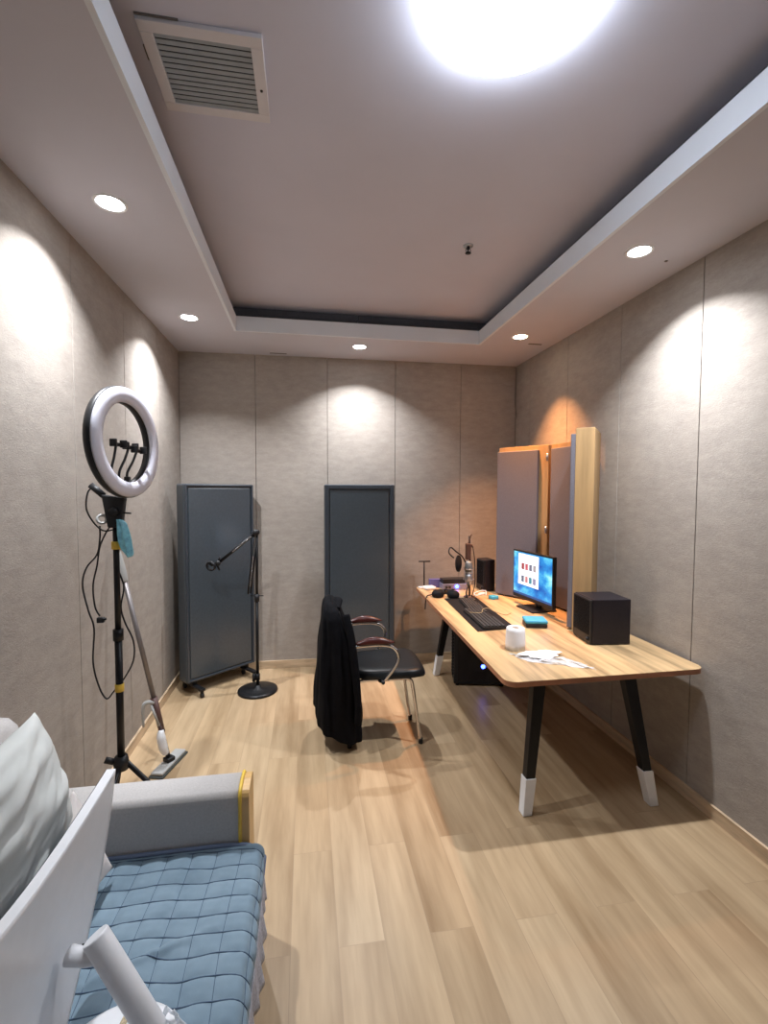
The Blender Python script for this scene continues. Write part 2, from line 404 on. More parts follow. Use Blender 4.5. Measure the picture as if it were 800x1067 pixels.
def desk_leg(foot, head):
    foot = Vector(foot); head = Vector(head)
    def sec(tt, wx, wy):
        c = lerp(foot, head, tt); return [(c.x - wx, c.y - wy, c.z), (c.x + wx, c.y - wy, c.z), (c.x + wx, c.y + wy, c.z), (c.x - wx, c.y + wy, c.z)]
    b = MB(); b.hexa(sec(.008, .020, .022) + sec(1, .034, .026), bevel=.003)
    L = b.build('leg', M['black_metal'], t)
    b = MB(); b.hexa(sec(.004, .0235, .025) + sec(.25, .0285, .0275), bevel=.003); b.build('foot_sleeve', M['white'], L)
    b = MB(); b.box((foot.x, foot.y, .002), (.036, .036, .004)); b.build('foot_pad', M['black'], L)
desk_leg((1.063, 2.09, 0), (1.165, 2.17, .705)); desk_leg((1.734, 2.055, 0), (1.625, 2.14, .705))
desk_leg((1.102, 3.84, 0), (1.21, 3.78, .705)); desk_leg((1.775, 3.84, 0), (1.66, 3.78, .705))

# ------------------------------------------------------------------ folding booth on the desk
def vert_board(b, p, q, depth, z0, z1, bevel=.002, side=1):
    # slab from plan point p to q, extending 'depth' to the left of p->q when side is 1
    p = Vector((*p, 0)); q = Vector((*q, 0)); d = (q - p).normalized(); n = Vector((-d.y, d.x, 0)) * depth * side
    pts = [p, q, q + n, p + n]
    if side * depth < 0: pts = pts[::-1]
    b.hexa([(v.x, v.y, z0) for v in pts] + [(v.x, v.y, z1) for v in pts], bevel=bevel)
t = thing('folding_sound_booth', 'three-wing folding sound booth of grey felt in wooden frames behind the monitor', 'sound booth', (1.75, 3.1, DESK))
Z0, Z1 = DESK + .001, DESK + 1.215
def wing(p, q, name, inner_side, top=Z1, depth=.055, pad=.028, a=.0, c=.03):
    b = MB(); p2 = Vector(p); q2 = Vector(q); d = (q2 - p2).normalized()
    vert_board(b, p, q, depth, Z0, top, side=-inner_side)
    w = b.build(name, M['frame_wood'], t)
    b = MB(); n = Vector((-d.y, d.x)) * inner_side * .0005
    pa = p2 + d * a + n; qa = q2 - d * c + n
    vert_board(b, pa, qa, pad, Z0 + .012, top - .035, bevel=.004, side=inner_side)
    b.build('felt_pad', M['felt'], w); return w
A1, H1, H2, C1 = (1.577, 3.665), (1.815, 3.30), (1.872, 2.945), (1.628, 2.64)
# A seen from the front: its felt faces the room side (to the left of H1->A1)
wing(A1, H1, 'wing', -1, a=.0, c=.075)
wing((H1[0] + .012, H1[1] - .02), H2, 'wing', -1, top=Z1 + .0, depth=.04, a=.03, c=.05)
wing((H2[0] - .02, H2[1] - .03), C1, 'wing', -1, top=Z1 + .035, depth=.108, a=.04, c=.0)
for z in (1.85, 1.30):
    b = MB(); b.tube([(1.792, 3.278, z - .03), (1.792, 3.278, z + .03)], .008, 8); b.box((1.795, 3.284, z), (.018, .012, .02)); b.build('hinge', M['silver'], t)

# ------------------------------------------------------------------ computer monitor
ml = Vector((1.585, 3.385)); mr = Vector((1.645, 2.90)); md = (mr - ml).normalized(); mn = Vector((md.y, -md.x)) # towards the room
if mn.x > 0: mn = -mn
mc = (ml + mr) / 2; base = (mc.x - mn.x * .06, mc.y - mn.y * .06, DESK)
t = thing('monitor', 'black desktop monitor showing a blue wallpaper and a white window', 'monitor', base)
z0, z1 = .785, 1.146
Wm = (mr - ml).length
def mp_(u, z, off): p = ml + md * (u * Wm) + mn * off; return (p.x, p.y, z)
def mon_slab(b, u0, u1, za, zb, o0, o1, bevel=0):
    b.hexa([mp_(u0, za, o0), mp_(u1, za, o0), mp_(u1, za, o1), mp_(u0, za, o1), mp_(u0, zb, o0), mp_(u1, zb, o0), mp_(u1, zb, o1), mp_(u0, zb, o1)], bevel=bevel)
b = MB(); mon_slab(b, 0, 1, z0, z1, -.028, 0, .003); mon_slab(b, .2, .8, z0 + .06, z1 - .08, -.05, -.0275, .004); b.build('housing', M['black'], t)
def screen_mat():
    m, nt, b_ = node_mat('desktop_wallpaper')
    v = coords(nt, (1, 2.2, 3)); f = noise_tex(nt, v, 2.6, 5, .55)
    c = ramp(nt, f, [(.34, (.01, .06, .26)), (.48, (.02, .17, .42)), (.58, (.08, .36, .50)), (.72, (.35, .62, .72))])
    nt.links.new(c, b_.inputs['Emission Color']); setin(b_, 'Emission Strength', 1.1); b_.inputs['Base Color'].default_value = (.01, .01, .01, 1); b_.inputs['Roughness'].default_value = .2
    return m
b = MB(); mon_slab(b, .022, .978, z0 + .028, z1 - .012, .0002, .0012)
scr = b.build('screen', screen_mat(), t)
H_ = z1 - z0
b = MB(); mon_slab(b, .15, .67, z0 + .30 * H_, z0 + .94 * H_, .0014, .0018); b.build('window', emit('window_white', (.74, .78, .86), .75), scr)
cols = [(.25, .04, .04), (.42, .10, .12), (.15, .15, .2), (.3, .28, .3), (.10, .12, .16), (.45, .2, .2), (.05, .2, .25), (.2, .2, .32)]
for rr, zz in enumerate((.62, .36)):
    for k in range(4):
        u0 = .235 + k * .10
        b = MB(); mon_slab(b, u0, u0 + .07, z0 + zz * H_, z0 + (zz + .13) * H_, .002, .0024)
        b.build('thumbnail', emit('thumb_%d%d' % (rr, k), cols[rr * 4 + k], .5), scr)
b = MB(); mon_slab(b, .022, .978, z0 + .028, z0 + .044, .0014, .0018); b.build('taskbar', emit('taskbar_blue', (.01, .05, .16), .8), scr)
b = MB(); mon_slab(b, .45, .55, DESK + .012, z0 + .14, -.075, -.051, .004); b.build('stand_neck', M['black'], t)
b = MB(); mon_slab(b, .28, .72, DESK, DESK + .012, -.14, .06, .004); b.build('stand_base', M['black'], t)

# ------------------------------------------------------------------ loudspeakers
def speaker_box(name, label, p, q, depth_v, z1_, front='pq'):
    p = Vector(p); q = Vector(q); c = (p + q) / 2 + Vector(depth_v) / 2
    t = thing(name, label, 'speaker', (c.x, c.y, DESK), 'black box speakers on the desk'); dv = Vector(depth_v)
    P = [p, q, q + dv, p + dv]
    def h(b, P, a, z, bev): b.hexa([(v.x, v.y, a) for v in P] + [(v.x, v.y, z) for v in P], bevel=bev)
    b = MB(); h(b, P, DESK + .004, z1_, .004); b.build('cabinet', M['spk'], t)
    fd = (P[3] - P[0]).normalized(); n = -(q - p).normalized()
    # baffle on the p side (faces left, away from q)
    b = MB(); P2 = [p + n * .012 + fd * .004, p + n * .0005 + fd * .004, p + n * .0005 + dv - fd * .004, p + n * .012 + dv - fd * .004]
    h(b, P2, DESK + .006, z1_ - .003, .003); bf = b.build('baffle', M['black'], t)
    ax = Vector((n.x, n.y, 0)); cc = p + dv * .5 + n * .0125
    hh = z1_ - DESK
    b = MB(); h(b, [v + n * .012 for v in (p + fd * .012, p - n * .001 + fd * .012, p - n * .001 + dv - fd * .012, p + dv - fd * .012)][::1], DESK + hh * .2, z1_ - .012, .001); b.build('speaker_grille', M['black_matte'], bf)
    b = MB(); k = p + fd * .03 + n * .0125; b.lathe([(0, .012), (.010, .012), (.012, 0), (0, 0)], (k.x, k.y, DESK + hh * .12), ax, 16); b.build('knob', M['black'], bf)
    for w in (.1, .9):
        for s_ in (.1, .9):
            b = MB(); v = p + (q - p) * w + dv * s_; b.lathe([(0, 0), (.008, 0), (.008, .005), (0, .005)], (v.x, v.y, DESK), n=10); b.build('rubber_foot', M['black_matte'], t)
    return t
M['spk'] = mat('speaker_vinyl', (.016, .013, .018), .38, spec=.3, var=.15, scale=60)
speaker_box('bookshelf_speaker', 'large black box speaker near the front end of the desk', (1.580, 2.352), (1.800, 2.332), (.018, .208), .988)
speaker_box('bookshelf_speaker', 'smaller black speaker at the far end of the desk left of the booth', (1.505, 3.76), (1.60, 3.775), (-.012, .15), 1.0)

# ------------------------------------------------------------------ keyboards and mat
t = MB(); t.hexa([(1.035, 2.69, DESK), (1.30, 2.73, DESK), (1.352, 3.57, DESK), (1.085, 3.56, DESK), (1.035, 2.69, DESK + .003), (1.30, 2.73, DESK + .003), (1.352, 3.57, DESK + .003), (1.085, 3.56, DESK + .003)])
o = t.build('desk_mat', M['black_matte'], base=(1.19, 3.1, DESK)); tag(o, 'long black mat under the two keyboards on the desk', 'desk mat')
M['key'] = mat('key_black', (.014, .015, .018), .5, var=.15)
def keyboard(cx, cy, L, W, rot, label):
    zt = DESK + .003; root = thing('keyboard', label, 'keyboard', (cx, cy, zt), 'keyboards on the desk mat')
    b = MB(); b.box((cx, cy, zt + .009), (W, L, .018), rot=rot, bevel=.004); b.build('keyboard_case', M['black'], root)
    rows = 6; n = 17; cr, sr = math.cos(rot), math.sin(rot)
    b = MB()
    for i in range(rows):
        for j in range(n):
            if i == rows - 1 and 4 <= j <= 8: continue
            lx = -W / 2 + (i + .5) * W / rows * .94 + .004; ly = L / 2 - (j + .5) * L / n
            b.box((cx + lx * cr - ly * sr, cy + lx * sr + ly * cr, zt + .022), (W / rows * .78, L / n * .84, .008), rot=rot, bevel=.0015, seg=1)
    k = b.build('keys', M['key'], root); return root
keyboard(1.165, 2.93, .44, .15, -.05, 'black keyboard at the near end of the mat, beside the tissue roll')
keyboard(1.215, 3.30, .30, .12, -.12, 'smaller black keyboard in the middle of the mat behind the near one')
b = MB(); b.tube([(1.10, 3.02, DESK + .033), (1.17, 2.99, DESK + .034), (1.22, 3.08, DESK + .034), (1.27, 3.10, DESK + .033), (1.30, 3.05, DESK + .02), (1.36, 3.02, DESK + .004), (1.42, 3.06, DESK + .004)], .0025, 6, True)
tag(b.build('cable', mat('tan_cable', (.34, .28, .16), .6), base=(1.2, 3.05, DESK)), 'thin tan cable lying across the keyboards', 'cable')

# ------------------------------------------------------------------ small desk items
c = (1.13, 2.372)
t = thing('toilet_roll', 'white roll of toilet paper standing on the desk', 'toilet paper', (*c, DESK))
b = MB(); b.lathe([(.02, .0), (.052, .0), (.054, .03), (.051, .1), (.049, .115), (.045, .118), (.02, .118)], (*c, DESK), n=36, closed=True); b.build('tissue', M['paper'], t)
b = MB(); b.lathe([(.0185, .002), (.0198, .002), (.0198, .116), (.0185, .116)], (*c, DESK), n=24, closed=True); b.build('core', M['card'], t)

b = MB()
def bagf(u, v):
    x = 1.055 + .31 * u + .05 * v - .03 * v * u; y = 2.305 - .19 * u - .13 * v * (1 - .3 * u)
    k = noise.noise(Vector((x * 22, y * 22, 0))) + .5 * noise.noise(Vector((x * 50, y * 50, 3)))
    e = min(u, 1 - u, v, 1 - v)
    x += .02 * noise.noise(Vector((u * 5, v * 5, 9))); y += .02 * noise.noise(Vector((u * 5, v * 5, 5)))
    return (x, y, DESK + .002 + max(0, .012 + .016 * k) * min(1, e * 5))
b.grid(bagf, 40, 24)
tag(b.build('plastic_bag', M['film'], base=(1.2, 2.2, DESK)), 'crumpled clear plastic bag lying flat by the front edge of the desk', 'plastic bag')
b = MB()
def crum(u, v):
    a = u * 2 * PI; rr = v * (.075 + .014 * math.sin(3 * a) + .01 * math.sin(7 * a)); x = 1.205 + rr * 1.4 * math.cos(a); y = 2.225 + rr * math.sin(a) * .8
    k = noise.noise(Vector((x * 40, y * 40, 0)))
    return (x, y, DESK + .0165 + (.006 + .02 * k) * (1 - v) ** .5 * (1 if v < .99 else 0))
b.grid(crum, 30, 10, closeu=True)
tag(b.build('tissue_sheet', M['paper'], base=(1.19, 2.245, DESK), solid=.001), 'crumpled white tissue lying on the clear plastic bag', 'tissue')

t = thing('storage_case', 'small case with bright blue top and black underside beside the tissue roll', 'case', (1.445, 2.76, DESK))
b = MB(); b.box((1.445, 2.76, DESK + .014), (.135, .12, .028), rot=-.25, bevel=.009, seg=3); b.build('case_bottom', M['black'], t)
b = MB(); b.box((1.445, 2.76, DESK + .038), (.138, .123, .022), rot=-.25, bevel=.009, seg=3); b.build('case_lid', M['blue'], t)
t = MB(); t.box((1.475, 3.50, DESK + .014), (.065, .06, .028), rot=.4, bevel=.008, seg=3)
tag(t.build('eraser_block', M['blue'], base=(1.475, 3.5, DESK)), 'little bright blue block lying on the desk near the small speaker', 'block')
b = MB(); b.box((1.44, 3.66, DESK + .008), (.06, .035, .016), rot=.5, bevel=.005)
b.tube([(1.42, 3.64, DESK + .006), (1.37, 3.62, DESK + .005), (1.39, 3.70, DESK + .006), (1.46, 3.72, DESK + .02), (1.47, 3.65, DESK + .03), (1.45, 3.60, DESK + .006)], .004, 8, True)
tag(b.build('charger_cable', M['white_plastic'], base=(1.42, 3.66, DESK)), 'white charger with its coiled cable beside the small speaker', 'charger')

# headphones
hc = Vector((1.11, 3.62, DESK))
t = thing('headphones', 'black headphones lying on the near corner of the far desk end', 'headphones', hc)
for (dx, dy) in ((-.055, .01), (.055, -.03)):
    b = MB(); b.lathe([(0, 0), (.042, 0), (.050, .014), (.050, .036), (.036, .054), (0, .056)], (hc.x + dx, hc.y + dy, DESK + .001), (dx * 2, 0, 1), 24); b.build('ear_cup', M['black_matte'], t)
b = MB(); b.tube([(hc.x - .065, hc.y + .01, DESK + .035), (hc.x - .055, hc.y + .08, DESK + .03), (hc.x + .0, hc.y + .13, DESK + .02), (hc.x + .06, hc.y + .08, DESK + .03), (hc.x + .065, hc.y - .03, DESK + .035)], .009, 8, True); b.build('headband', M['black'], t)
b = MB(); b.tube([(hc.x - .085, hc.y + .02, DESK + .02), (hc.x - .12, hc.y + .03, DESK + .014), (hc.x - .152, hc.y + .0, DESK + .012), (hc.x - .165, hc.y - .01, DESK - .03), (hc.x - .172, hc.y - .02, DESK - .09)], .005, 8, True); b.build('cord', M['black'], t)
# webcam/game controller like black block
b = MB(); b.box((1.175, 3.74, DESK + .016), (.11, .07, .03), rot=-.15, bevel=.011, seg=3); b.tube([(1.14, 3.72, DESK + .03), (1.14, 3.72, DESK + .045)], .011, 10); b.tube([(1.205, 3.71, DESK + .03), (1.205, 3.71, DESK + .045)], .011, 10)
tag(b.build('sound_controller', M['black'], base=(1.175, 3.74, DESK)), 'black two-knob controller box beside the headphones', 'controller')
# white plug with phone stand
b = MB(); b.box((1.06, 3.93, DESK + .014), (.10, .085, .028), rot=.2, bevel=.012, seg=3); b.box((1.0, 3.975, DESK + .008), (.05, .04, .016), rot=.2, bevel=.005)
tag(b.build('power_adapter', M['white_plastic'], base=(1.05, 3.94, DESK)), 'white power adapter at the far left corner of the desk', 'adapter')
t = thing('tabletop_hanger', 'thin black T-shaped stand at the far left corner of the desk', 'stand', (1.037, 4.018, DESK))
b = MB(); b.lathe([(0, 0), (.03, 0), (.028, .006), (0, .007)], (1.037, 4.018, DESK), n=20); b.build('stand_base', M['black_metal'], t)
b = MB(); b.tube([(1.037, 4.018, DESK + .006), (1.035, 4.018, .96)], .006, 10); b.build('pole', M['black_metal'], t)
b = MB(); b.tube([(.985, 4.018, .962), (1.09, 4.018, .962)], .006, 10); b.build('crossbar', M['black_metal'], t)
# audio interface, purple box, black box on it
b = MB(); b.box((1.13, 4.005, DESK + .0375), (.10, .05, .075), bevel=.003)
tag(b.build('carton', M['purple'], base=(1.13, 4.005, DESK)), 'small purple carton beside the audio interface', 'box')
t = thing('audio_interface', 'silver audio interface with a blue light at the far end of the desk', 'audio interface', (1.275, 3.925, DESK))
b = MB(); b.box((1.275, 3.925, DESK + .027), (.22, .12, .05), bevel=.004); b.build('interface_case', mat('violet_grey_panel', (.30, .30, .42), .35, .4), t)
for k, x in enumerate((1.195, 1.225)):
    b = MB(); b.lathe([(0, 0), (.011, 0), (.010, .014), (0, .014)], (x, 3.8645, DESK + .027), (0, -1, 0), 16); b.build('knob', M['black'], t)
b = MB(); b.lathe([(0, 0), (.016, 0), (.016, .004), (0, .006)], (1.29, 3.8645, DESK + .03), (0, -1, 0), 20); b.build('led_ring', M['led_blue'], t)
b = MB(); b.box((1.275, 3.925, DESK + .001), (.2, .1, .002)); b.build('rubber_foot', M['black_matte'], t)
t = MB(); t.box((1.275, 3.93, DESK + .072), (.21, .10, .04), bevel=.003)
o = t.build('mixer_box', M['black'], base=(1.275, 3.93, DESK + .052)); tag(o, 'flat black box stacked on the silver audio interface', 'box')

# microphone on a little stand, with pop filter
mx, my = 1.285, 3.56
t = thing('desk_microphone', 'silver condenser microphone with pop filter standing on the desk', 'microphone', (mx, my, DESK))
b = MB(); b.lathe([(0, .0), (.045, 0), (.045, .008), (.012, .014), (0, .014)], (mx + .02, my + .03, DESK), n=28); b.build('stand_base', M['brown'], t)
b = MB(); b.tube([(mx + .02, my + .03, DESK + .012), (mx + .022, my + .03, DESK + .30), (mx + .01, my + .02, DESK + .50)], .008, 10); b.build('pole', M['black_metal'], t)
b = MB(); b.lathe([(0, .0), (.018, .002), (.026, .03), (.029, .07), (.029, .10), (0, .10)], (mx, my, DESK + .10), n=28); b.lathe([(0, .101), (.031, .101), (.031, .112), (0, .112)], (mx, my, DESK + .10), n=28); b.build('mic_body', M['silver'], t)
b = MB(); b.lathe([(0, .212), (.030, .212), (.031, .25), (.029, .285), (.018, .30), (0, .303)], (mx, my, DESK), n=28); b.build('mic_grille', mat('mic_mesh', (.20, .22, .23), .5, .6, var=.5, scale=400), t)
b = MB()
for z in (.15, .235):
    b.lathe([(.040, z), (.044, z), (.044, z + .006), (.040, z + .006)], (mx, my, DESK), n=30, closed=True)
for k in range(4):
    a = k * PI / 2 + .4; b.tube([(mx + .042 * math.cos(a), my + .042 * math.sin(a), DESK + .15), (mx + .042 * math.cos(a), my + .042 * math.sin(a), DESK + .24)], .0025, 6)
b.build('shock_mount', M['silver'], t)
b = MB(); b.box((mx - .002, my + .01, DESK + .375), (.042, .035, .13), bevel=.006); b.box((mx + .026, my + .01, DESK + .42), (.016, .016, .024), bevel=.004); b.build('arm_clip', M['brown'], t)
b = MB(); b.tube([(mx + .0, my + .01, DESK + .44), (mx + .012, my + .01, DESK + .48), (mx + .026, my + .01, DESK + .515)], .005, 8, True); b.build('top_hook', M['brown'], t)
b = MB(); b.tube([(mx, my, DESK + .1), (mx - .02, my - .01, DESK + .05), (mx - .01, my, DESK + .004)], .006, 8, True)
b.tube([(mx + .03, my - .005, DESK + .42), (mx + .05, my, DESK + .3), (mx + .055, my, DESK + .13), (mx + .035, my, DESK + .03), (mx + .015, my - .01, DESK + .004), (mx - .03, my - .04, DESK + .004)], .004, 8, True); b.build('mic_cable', M['black'], t)
pf = Vector((mx - .092, my - .02, DESK + .285))
b = MB(); b.lathe([(.060, -.004), (.066, -.004), (.066, .004), (.060, .004)], pf, (.78, -.62, .05), 36, closed=True); b.lathe([(0, -.002), (.061, -.002), (.061, .002), (0, .002)], pf, (.78, -.62, .05), 36); b.build('pop_filter', M['black_matte'], t)
b = MB(); b.tube([(mx + .02, my + .03, DESK + .2), (mx - .03, my + .05, DESK + .32), (mx - .09, my + .04, DESK + .37), (mx - .145, my + .02, DESK + .41), (mx - .165, my + .0, DESK + .37), (mx - .13, my - .02, DESK + .33)], .006, 8, True); b.build('gooseneck', M['black'], t)

# ------------------------------------------------------------------ computer tower under the desk
tx, ty, ang = 1.185, 3.60, -.22
ca, sa = math.cos(ang), math.sin(ang)
def tp(u, v, z): return (tx + u * ca - v * sa, ty + u * sa + v * ca, z)
def tslab(b, u0, u1, v0, v1, z0, z1, bev=0):
    b.hexa([tp(u0, v0, z0), tp(u1, v0, z0), tp(u1, v1, z0), tp(u0, v1, z0), tp(u0, v0, z1), tp(u1, v0, z1), tp(u1, v1, z1), tp(u0, v1, z1)], bevel=bev)
c = tp(.2, .1, 0)
t = thing('computer_tower', 'black computer tower with a blue light on the floor under the desk', 'computer', c)
b = MB(); tslab(b, 0, .42, 0, .20, .015, .45, .005); b.build('tower_case', M['black'], t)
b = MB(); tslab(b, .03, .39, -.004, -.0005, .04, .43, .001); b.build('side_glass', mat('tinted_glass', (.008, .008, .012), .08), t)
b = MB()
for k in range(14): tslab(b, -.006, -.001, .02, .18, .06 + k * .026, .068 + k * .026)
b.build('front_grille', M['black_matte'], t)
b = MB(); p = tp(.235, -.0045, .165); b.lathe([(0, 0), (.017, 0), (.016, .003), (0, .004)], p, (math.sin(ang), -math.cos(ang), 0), 20); b.build('fan_light', M['led_blue'], t)
for (u, v) in ((.03, .02), (.39, .02), (.03, .18), (.39, .18)):
    b = MB(); p = tp(u, v, 0); b.lathe([(0, 0), (.016, 0), (.014, .016), (0, .016)], p, n=14); b.build('rubber_foot', M['black_matte'], t)

# ------------------------------------------------------------------ acoustic screens on casters
def screen(label, p, q, th, z0, z1, bw=.04, back=(.09, .09)):
    p = Vector(p); q = Vector(q); d = (q - p).normalized(); n = Vector((d.y, -d.x))   # n faces the room
    L = (q - p).length; c = (p + q) / 2 - n * th / 2
    t = thing('acoustic_screen', label, 'room divider', (c.x, c.y, 0), 'wheeled acoustic screens by the far wall')
    def P(u, w, z): v = p + d * u + n * w; return (v.x, v.y, z)
    def sl(b, u0, u1, w0, w1, a, z, bev=0): b.hexa([P(u0, w0, a), P(u1, w0, a), P(u1, w1, a), P(u0, w1, a), P(u0, w0, z), P(u1, w0, z), P(u1, w1, z), P(u0, w1, z)][::1], bevel=bev)
    b = MB(); sl(b, 0, L, -th, 0, z0, z1, .012); b.build('core_panel', M['leather'], t)
    b = MB()
    for (u0, u1, a, z) in ((.004, bw, z0 + .004, z1 - .004), (L - bw, L - .004, z0 + .004, z1 - .004), (bw, L - bw, z1 - bw, z1 - .004), (bw, L - bw, z0 + .004, z0 + bw)):
        sl(b, u0, u1, -.004, .014, a, z, .005)
    b.build('padded_border', M['leather_dark'], t)
    b = MB(); sl(b, bw + .008, L - bw - .008, -.004, .010, z0 + bw + .008, z1 - bw - .008, .008); b.build('leather_panel', M['leather'], t)
    for u, bk in ((.07, back[0]), (L - .07, back[1])):
        b = MB(); b.hexa([P(u - .02, -th - bk, .055), P(u + .02, -th - bk, .055), P(u + .02, .12, .055), P(u - .02, .12, .055), P(u - .02, -th - bk, .072), P(u + .02, -th - bk, .072), P(u + .02, .12, .072), P(u - .02, .12, .072)], bevel=.003)
        b.hexa([P(u - .018, -th + .01, .07), P(u + .018, -th + .01, .07), P(u + .018, -.01, .07), P(u - .018, -.01, .07), P(u - .018, -th + .01, z0 + .01), P(u + .018, -th + .01, z0 + .01), P(u + .018, -.01, z0 + .01), P(u - .018, -.01, z0 + .01)])
        fb = b.build('foot_bar', M['black_metal'], t)
        for w in (.10, -th - bk + .02):
            b = MB(); v = P(u, w, .02)
            b.lathe([(0, -.010), (.018, -.010), (.020, -.006), (.020, .006), (.018, .010), (0, .010)], v, (d.x, d.y, 0), 20)
            b.box((v[0], v[1], .046), (.026, .026, .02), bevel=.003); b.build('caster', M['black'], fb)
    return t
screen('grey leather acoustic screen on casters turned across the left corner', (-.912, 3.719), (-.449, 4.111), .12, .10, 1.64, .022, (.07, -.04))
screen('grey leather acoustic screen standing flat before the far wall behind the chair', (.150, 3.985), (.757, 3.978), .07, .10, 1.643)

# ------------------------------------------------------------------ boom stand
sx, sy = -.385, 3.745
t = thing('boom_arm_stand', 'black round-base floor stand with a folding microphone arm before the left screen', 'microphone stand', (sx, sy, 0))
b = MB(); b.lathe([(0, 0), (.152, 0), (.155, .006), (.153, .016), (.13, .022), (.03, .030), (.018, .05), (0, .05)], (sx, sy, 0), n=48); b.build('round_base', M['black_metal'], t)
b = MB(); b.tube([(sx, sy, .045), (sx, sy, .75)], .012, 12); b.tube([(sx, sy, .75), (sx + .004, sy, 1.245)], .010, 12); b.lathe([(0, 0), (.018, 0), (.018, .05), (0, .05)], (sx, sy, .09), n=14); b.build('pole', M['black_metal'], t)
b = MB(); b.lathe([(0, 0), (.019, .002), (.019, .06), (0, .062)], (sx, sy, .715), n=16); b.tube([(sx - .05, sy, .765), (sx + .05, sy, .762)], .004, 6); b.build('clamp', M['black'], t)
b = MB(); b.tube([(sx - .03, sy, .08), (sx - .03, sy, .14)], .012, 8); b.tube([(sx - .03, sy, .13), (sx, sy, .13)], .008, 8); b.build('height_knob', M['black'], t)
el = Vector((sx - .002, sy - .015, 1.262)); lo = Vector((sx - .055, sy - .012, .785)); hd = Vector((-.665, 3.70, 1.035))
def arm_pair(a, b_, off, nm):
    a = Vector(a); b_ = Vector(b_); q = MB()
    for s_ in (-1, 1): q.tube([a + Vector(off) * s_, b_ + Vector(off) * s_], .0075, 8)
    o = q.build(nm, M['black_metal'], t)
    q = MB(); d = (b_ - a).normalized(); L = (b_ - a).length; e = Vector((0, -.012, 0)); pts = []
    for k in range(150):
        s_ = .12 + .5 * k / 149; an = k * 1.15; u = d.orthogonal().normalized(); w = d.cross(u)
        pts.append(a + d * (L * s_) + e + (u * math.cos(an) + w * math.sin(an)) * .0065)
    q.tube(pts, .0016, 4); q.build('spring', M['chrome'], o)
arm_pair(lo, el, (.010, 0, .003), 'lower_arm'); arm_pair(el, hd, (.006, 0, .011), 'upper_arm')
b = MB(); b.lathe([(0, -.02), (.024, -.02), (.024, .02), (0, .02)], el, (0, 1, 0), 20); b.box((el.x + .004, el.y, el.z + .004), (.05, .03, .035), bevel=.008); b.build('elbow_joint', M['black'], t)
b = MB(); b.lathe([(0, -.016), (.02, -.016), (.02, .016), (0, .016)], hd, (0, 1, 0), 18); b.tube([hd, hd + Vector((-.045, -.01, -.015)), hd + Vector((-.075, -.01, .01))], .010, 8)
b.lathe([(.030, -.012), (.038, -.012), (.038, .012), (.030, .012)], hd + Vector((-.05, -.01, -.02)), (.4, .9, .2), 20, closed=True)
b.tube([hd + Vector((-.01, 0, -.01)), hd + Vector((.01, 0, -.055))], .008, 8); b.tube([hd + Vector((.0, 0, .01)), hd + Vector((.015, -.01, .05))], .006, 8); b.build('mic_clip', M['black'], t)

# ------------------------------------------------------------------ chair
cx0, cx1, cy0, cy1 = .285, .745, 2.755, 3.20
t = thing('armchair', 'black chrome-framed visitor chair with maroon arm pads facing the desk', 'chair', (.5, 2.97, 0))
def seatf_poly():
    return [(cx0 + .02, cy0 + .035), (cx1 - .05, cy0), (cx1 - .005, cy0 + .05), (cx1 + .012, 2.98), (cx1 - .005, cy1 - .05), (cx1 - .05, cy1), (cx0 + .02, cy1 - .035)]
b = MB()
def seat_g(u, v):
    a = 2 * PI * u; n = 4.5
    ca_, sa_ = math.cos(a), math.sin(a)
    ex = math.copysign(abs(ca_) ** (2 / n), ca_); ey = math.copysign(abs(sa_) ** (2 / n), sa_)
    prof = [(0, .478), (.55, .482), (.85, .480), (.95, .472), (.995, .452), (1.0, .440), (.98, .428), (.9, .424), (0, .424)]
    k = v * (len(prof) - 1); i = min(int(k), len(prof) - 2); f_ = k - i
    rr = prof[i][0] * (1 - f_) + prof[i + 1][0] * f_; zz = prof[i][1] * (1 - f_) + prof[i + 1][1] * f_
    x = .515 + ex * .235 * rr; y = 2.978 + ey * .215 * rr * (1 + .06 * ex)
    zz += .012 * max(0, -.2 + (x - .6) * 0)
    return (x, y, zz - .02 * max(0, (x - .68) / .07) ** 2 + .010)
b.grid(seat_g, 72, 16, closeu=True); b.build('seat', M['seat'], t)
b = MB()
def back_g(u, v):     # padded backrest, mostly under the jacket
    y = 2.80 + .36 * u; z = .50 + .355 * v; x = .262 - .075 * v - .02 * math.sin(PI * u)
    return (x, y, z)
b.grid(back_g, 14, 12); b.build('backrest', M['seat'], t, solid=.025)
def fr(pts, r=.0105): b = MB(); b.tube(pts, r, 12, True, 8); return b
for s_, yl, nm in ((0, 2.80, 'near'), (1, 3.105, 'far')):
    b = fr([(.708, yl - (.0 if not s_ else 0), .012), (.690, yl, .12), (.655, yl, .36), (.635, yl, .415), (.58, yl, .4235), (.5, yl, .4235)]); b.build('leg', M['chrome'], t)
    b = fr([(.258, yl + .02, .012), (.262, yl + .02, .12), (.285, yl + .015, .37), (.31, yl + .012, .41), (.36, yl + .01, .4225), (.5, yl, .4225)]); b.build('leg', M['chrome'], t)
b = MB(); b.tube([(.50, 2.80, .4225), (.50, 3.105, .4225)], .010, 10); b.tube([(.36, 2.82, .4205), (.36, 3.115, .4205)], .010, 10); b.build('seat_frame', M['chrome'], t)
for yl, xx in ((2.80, .708), (3.105, .708), (2.82, .258), (3.125, .258)):
    b = MB(); b.lathe([(0, 0), (.014, 0), (.0135, .03), (.011, .034), (0, .034)], (xx, yl, 0), n=14); b.build('glide', M['black'], t)
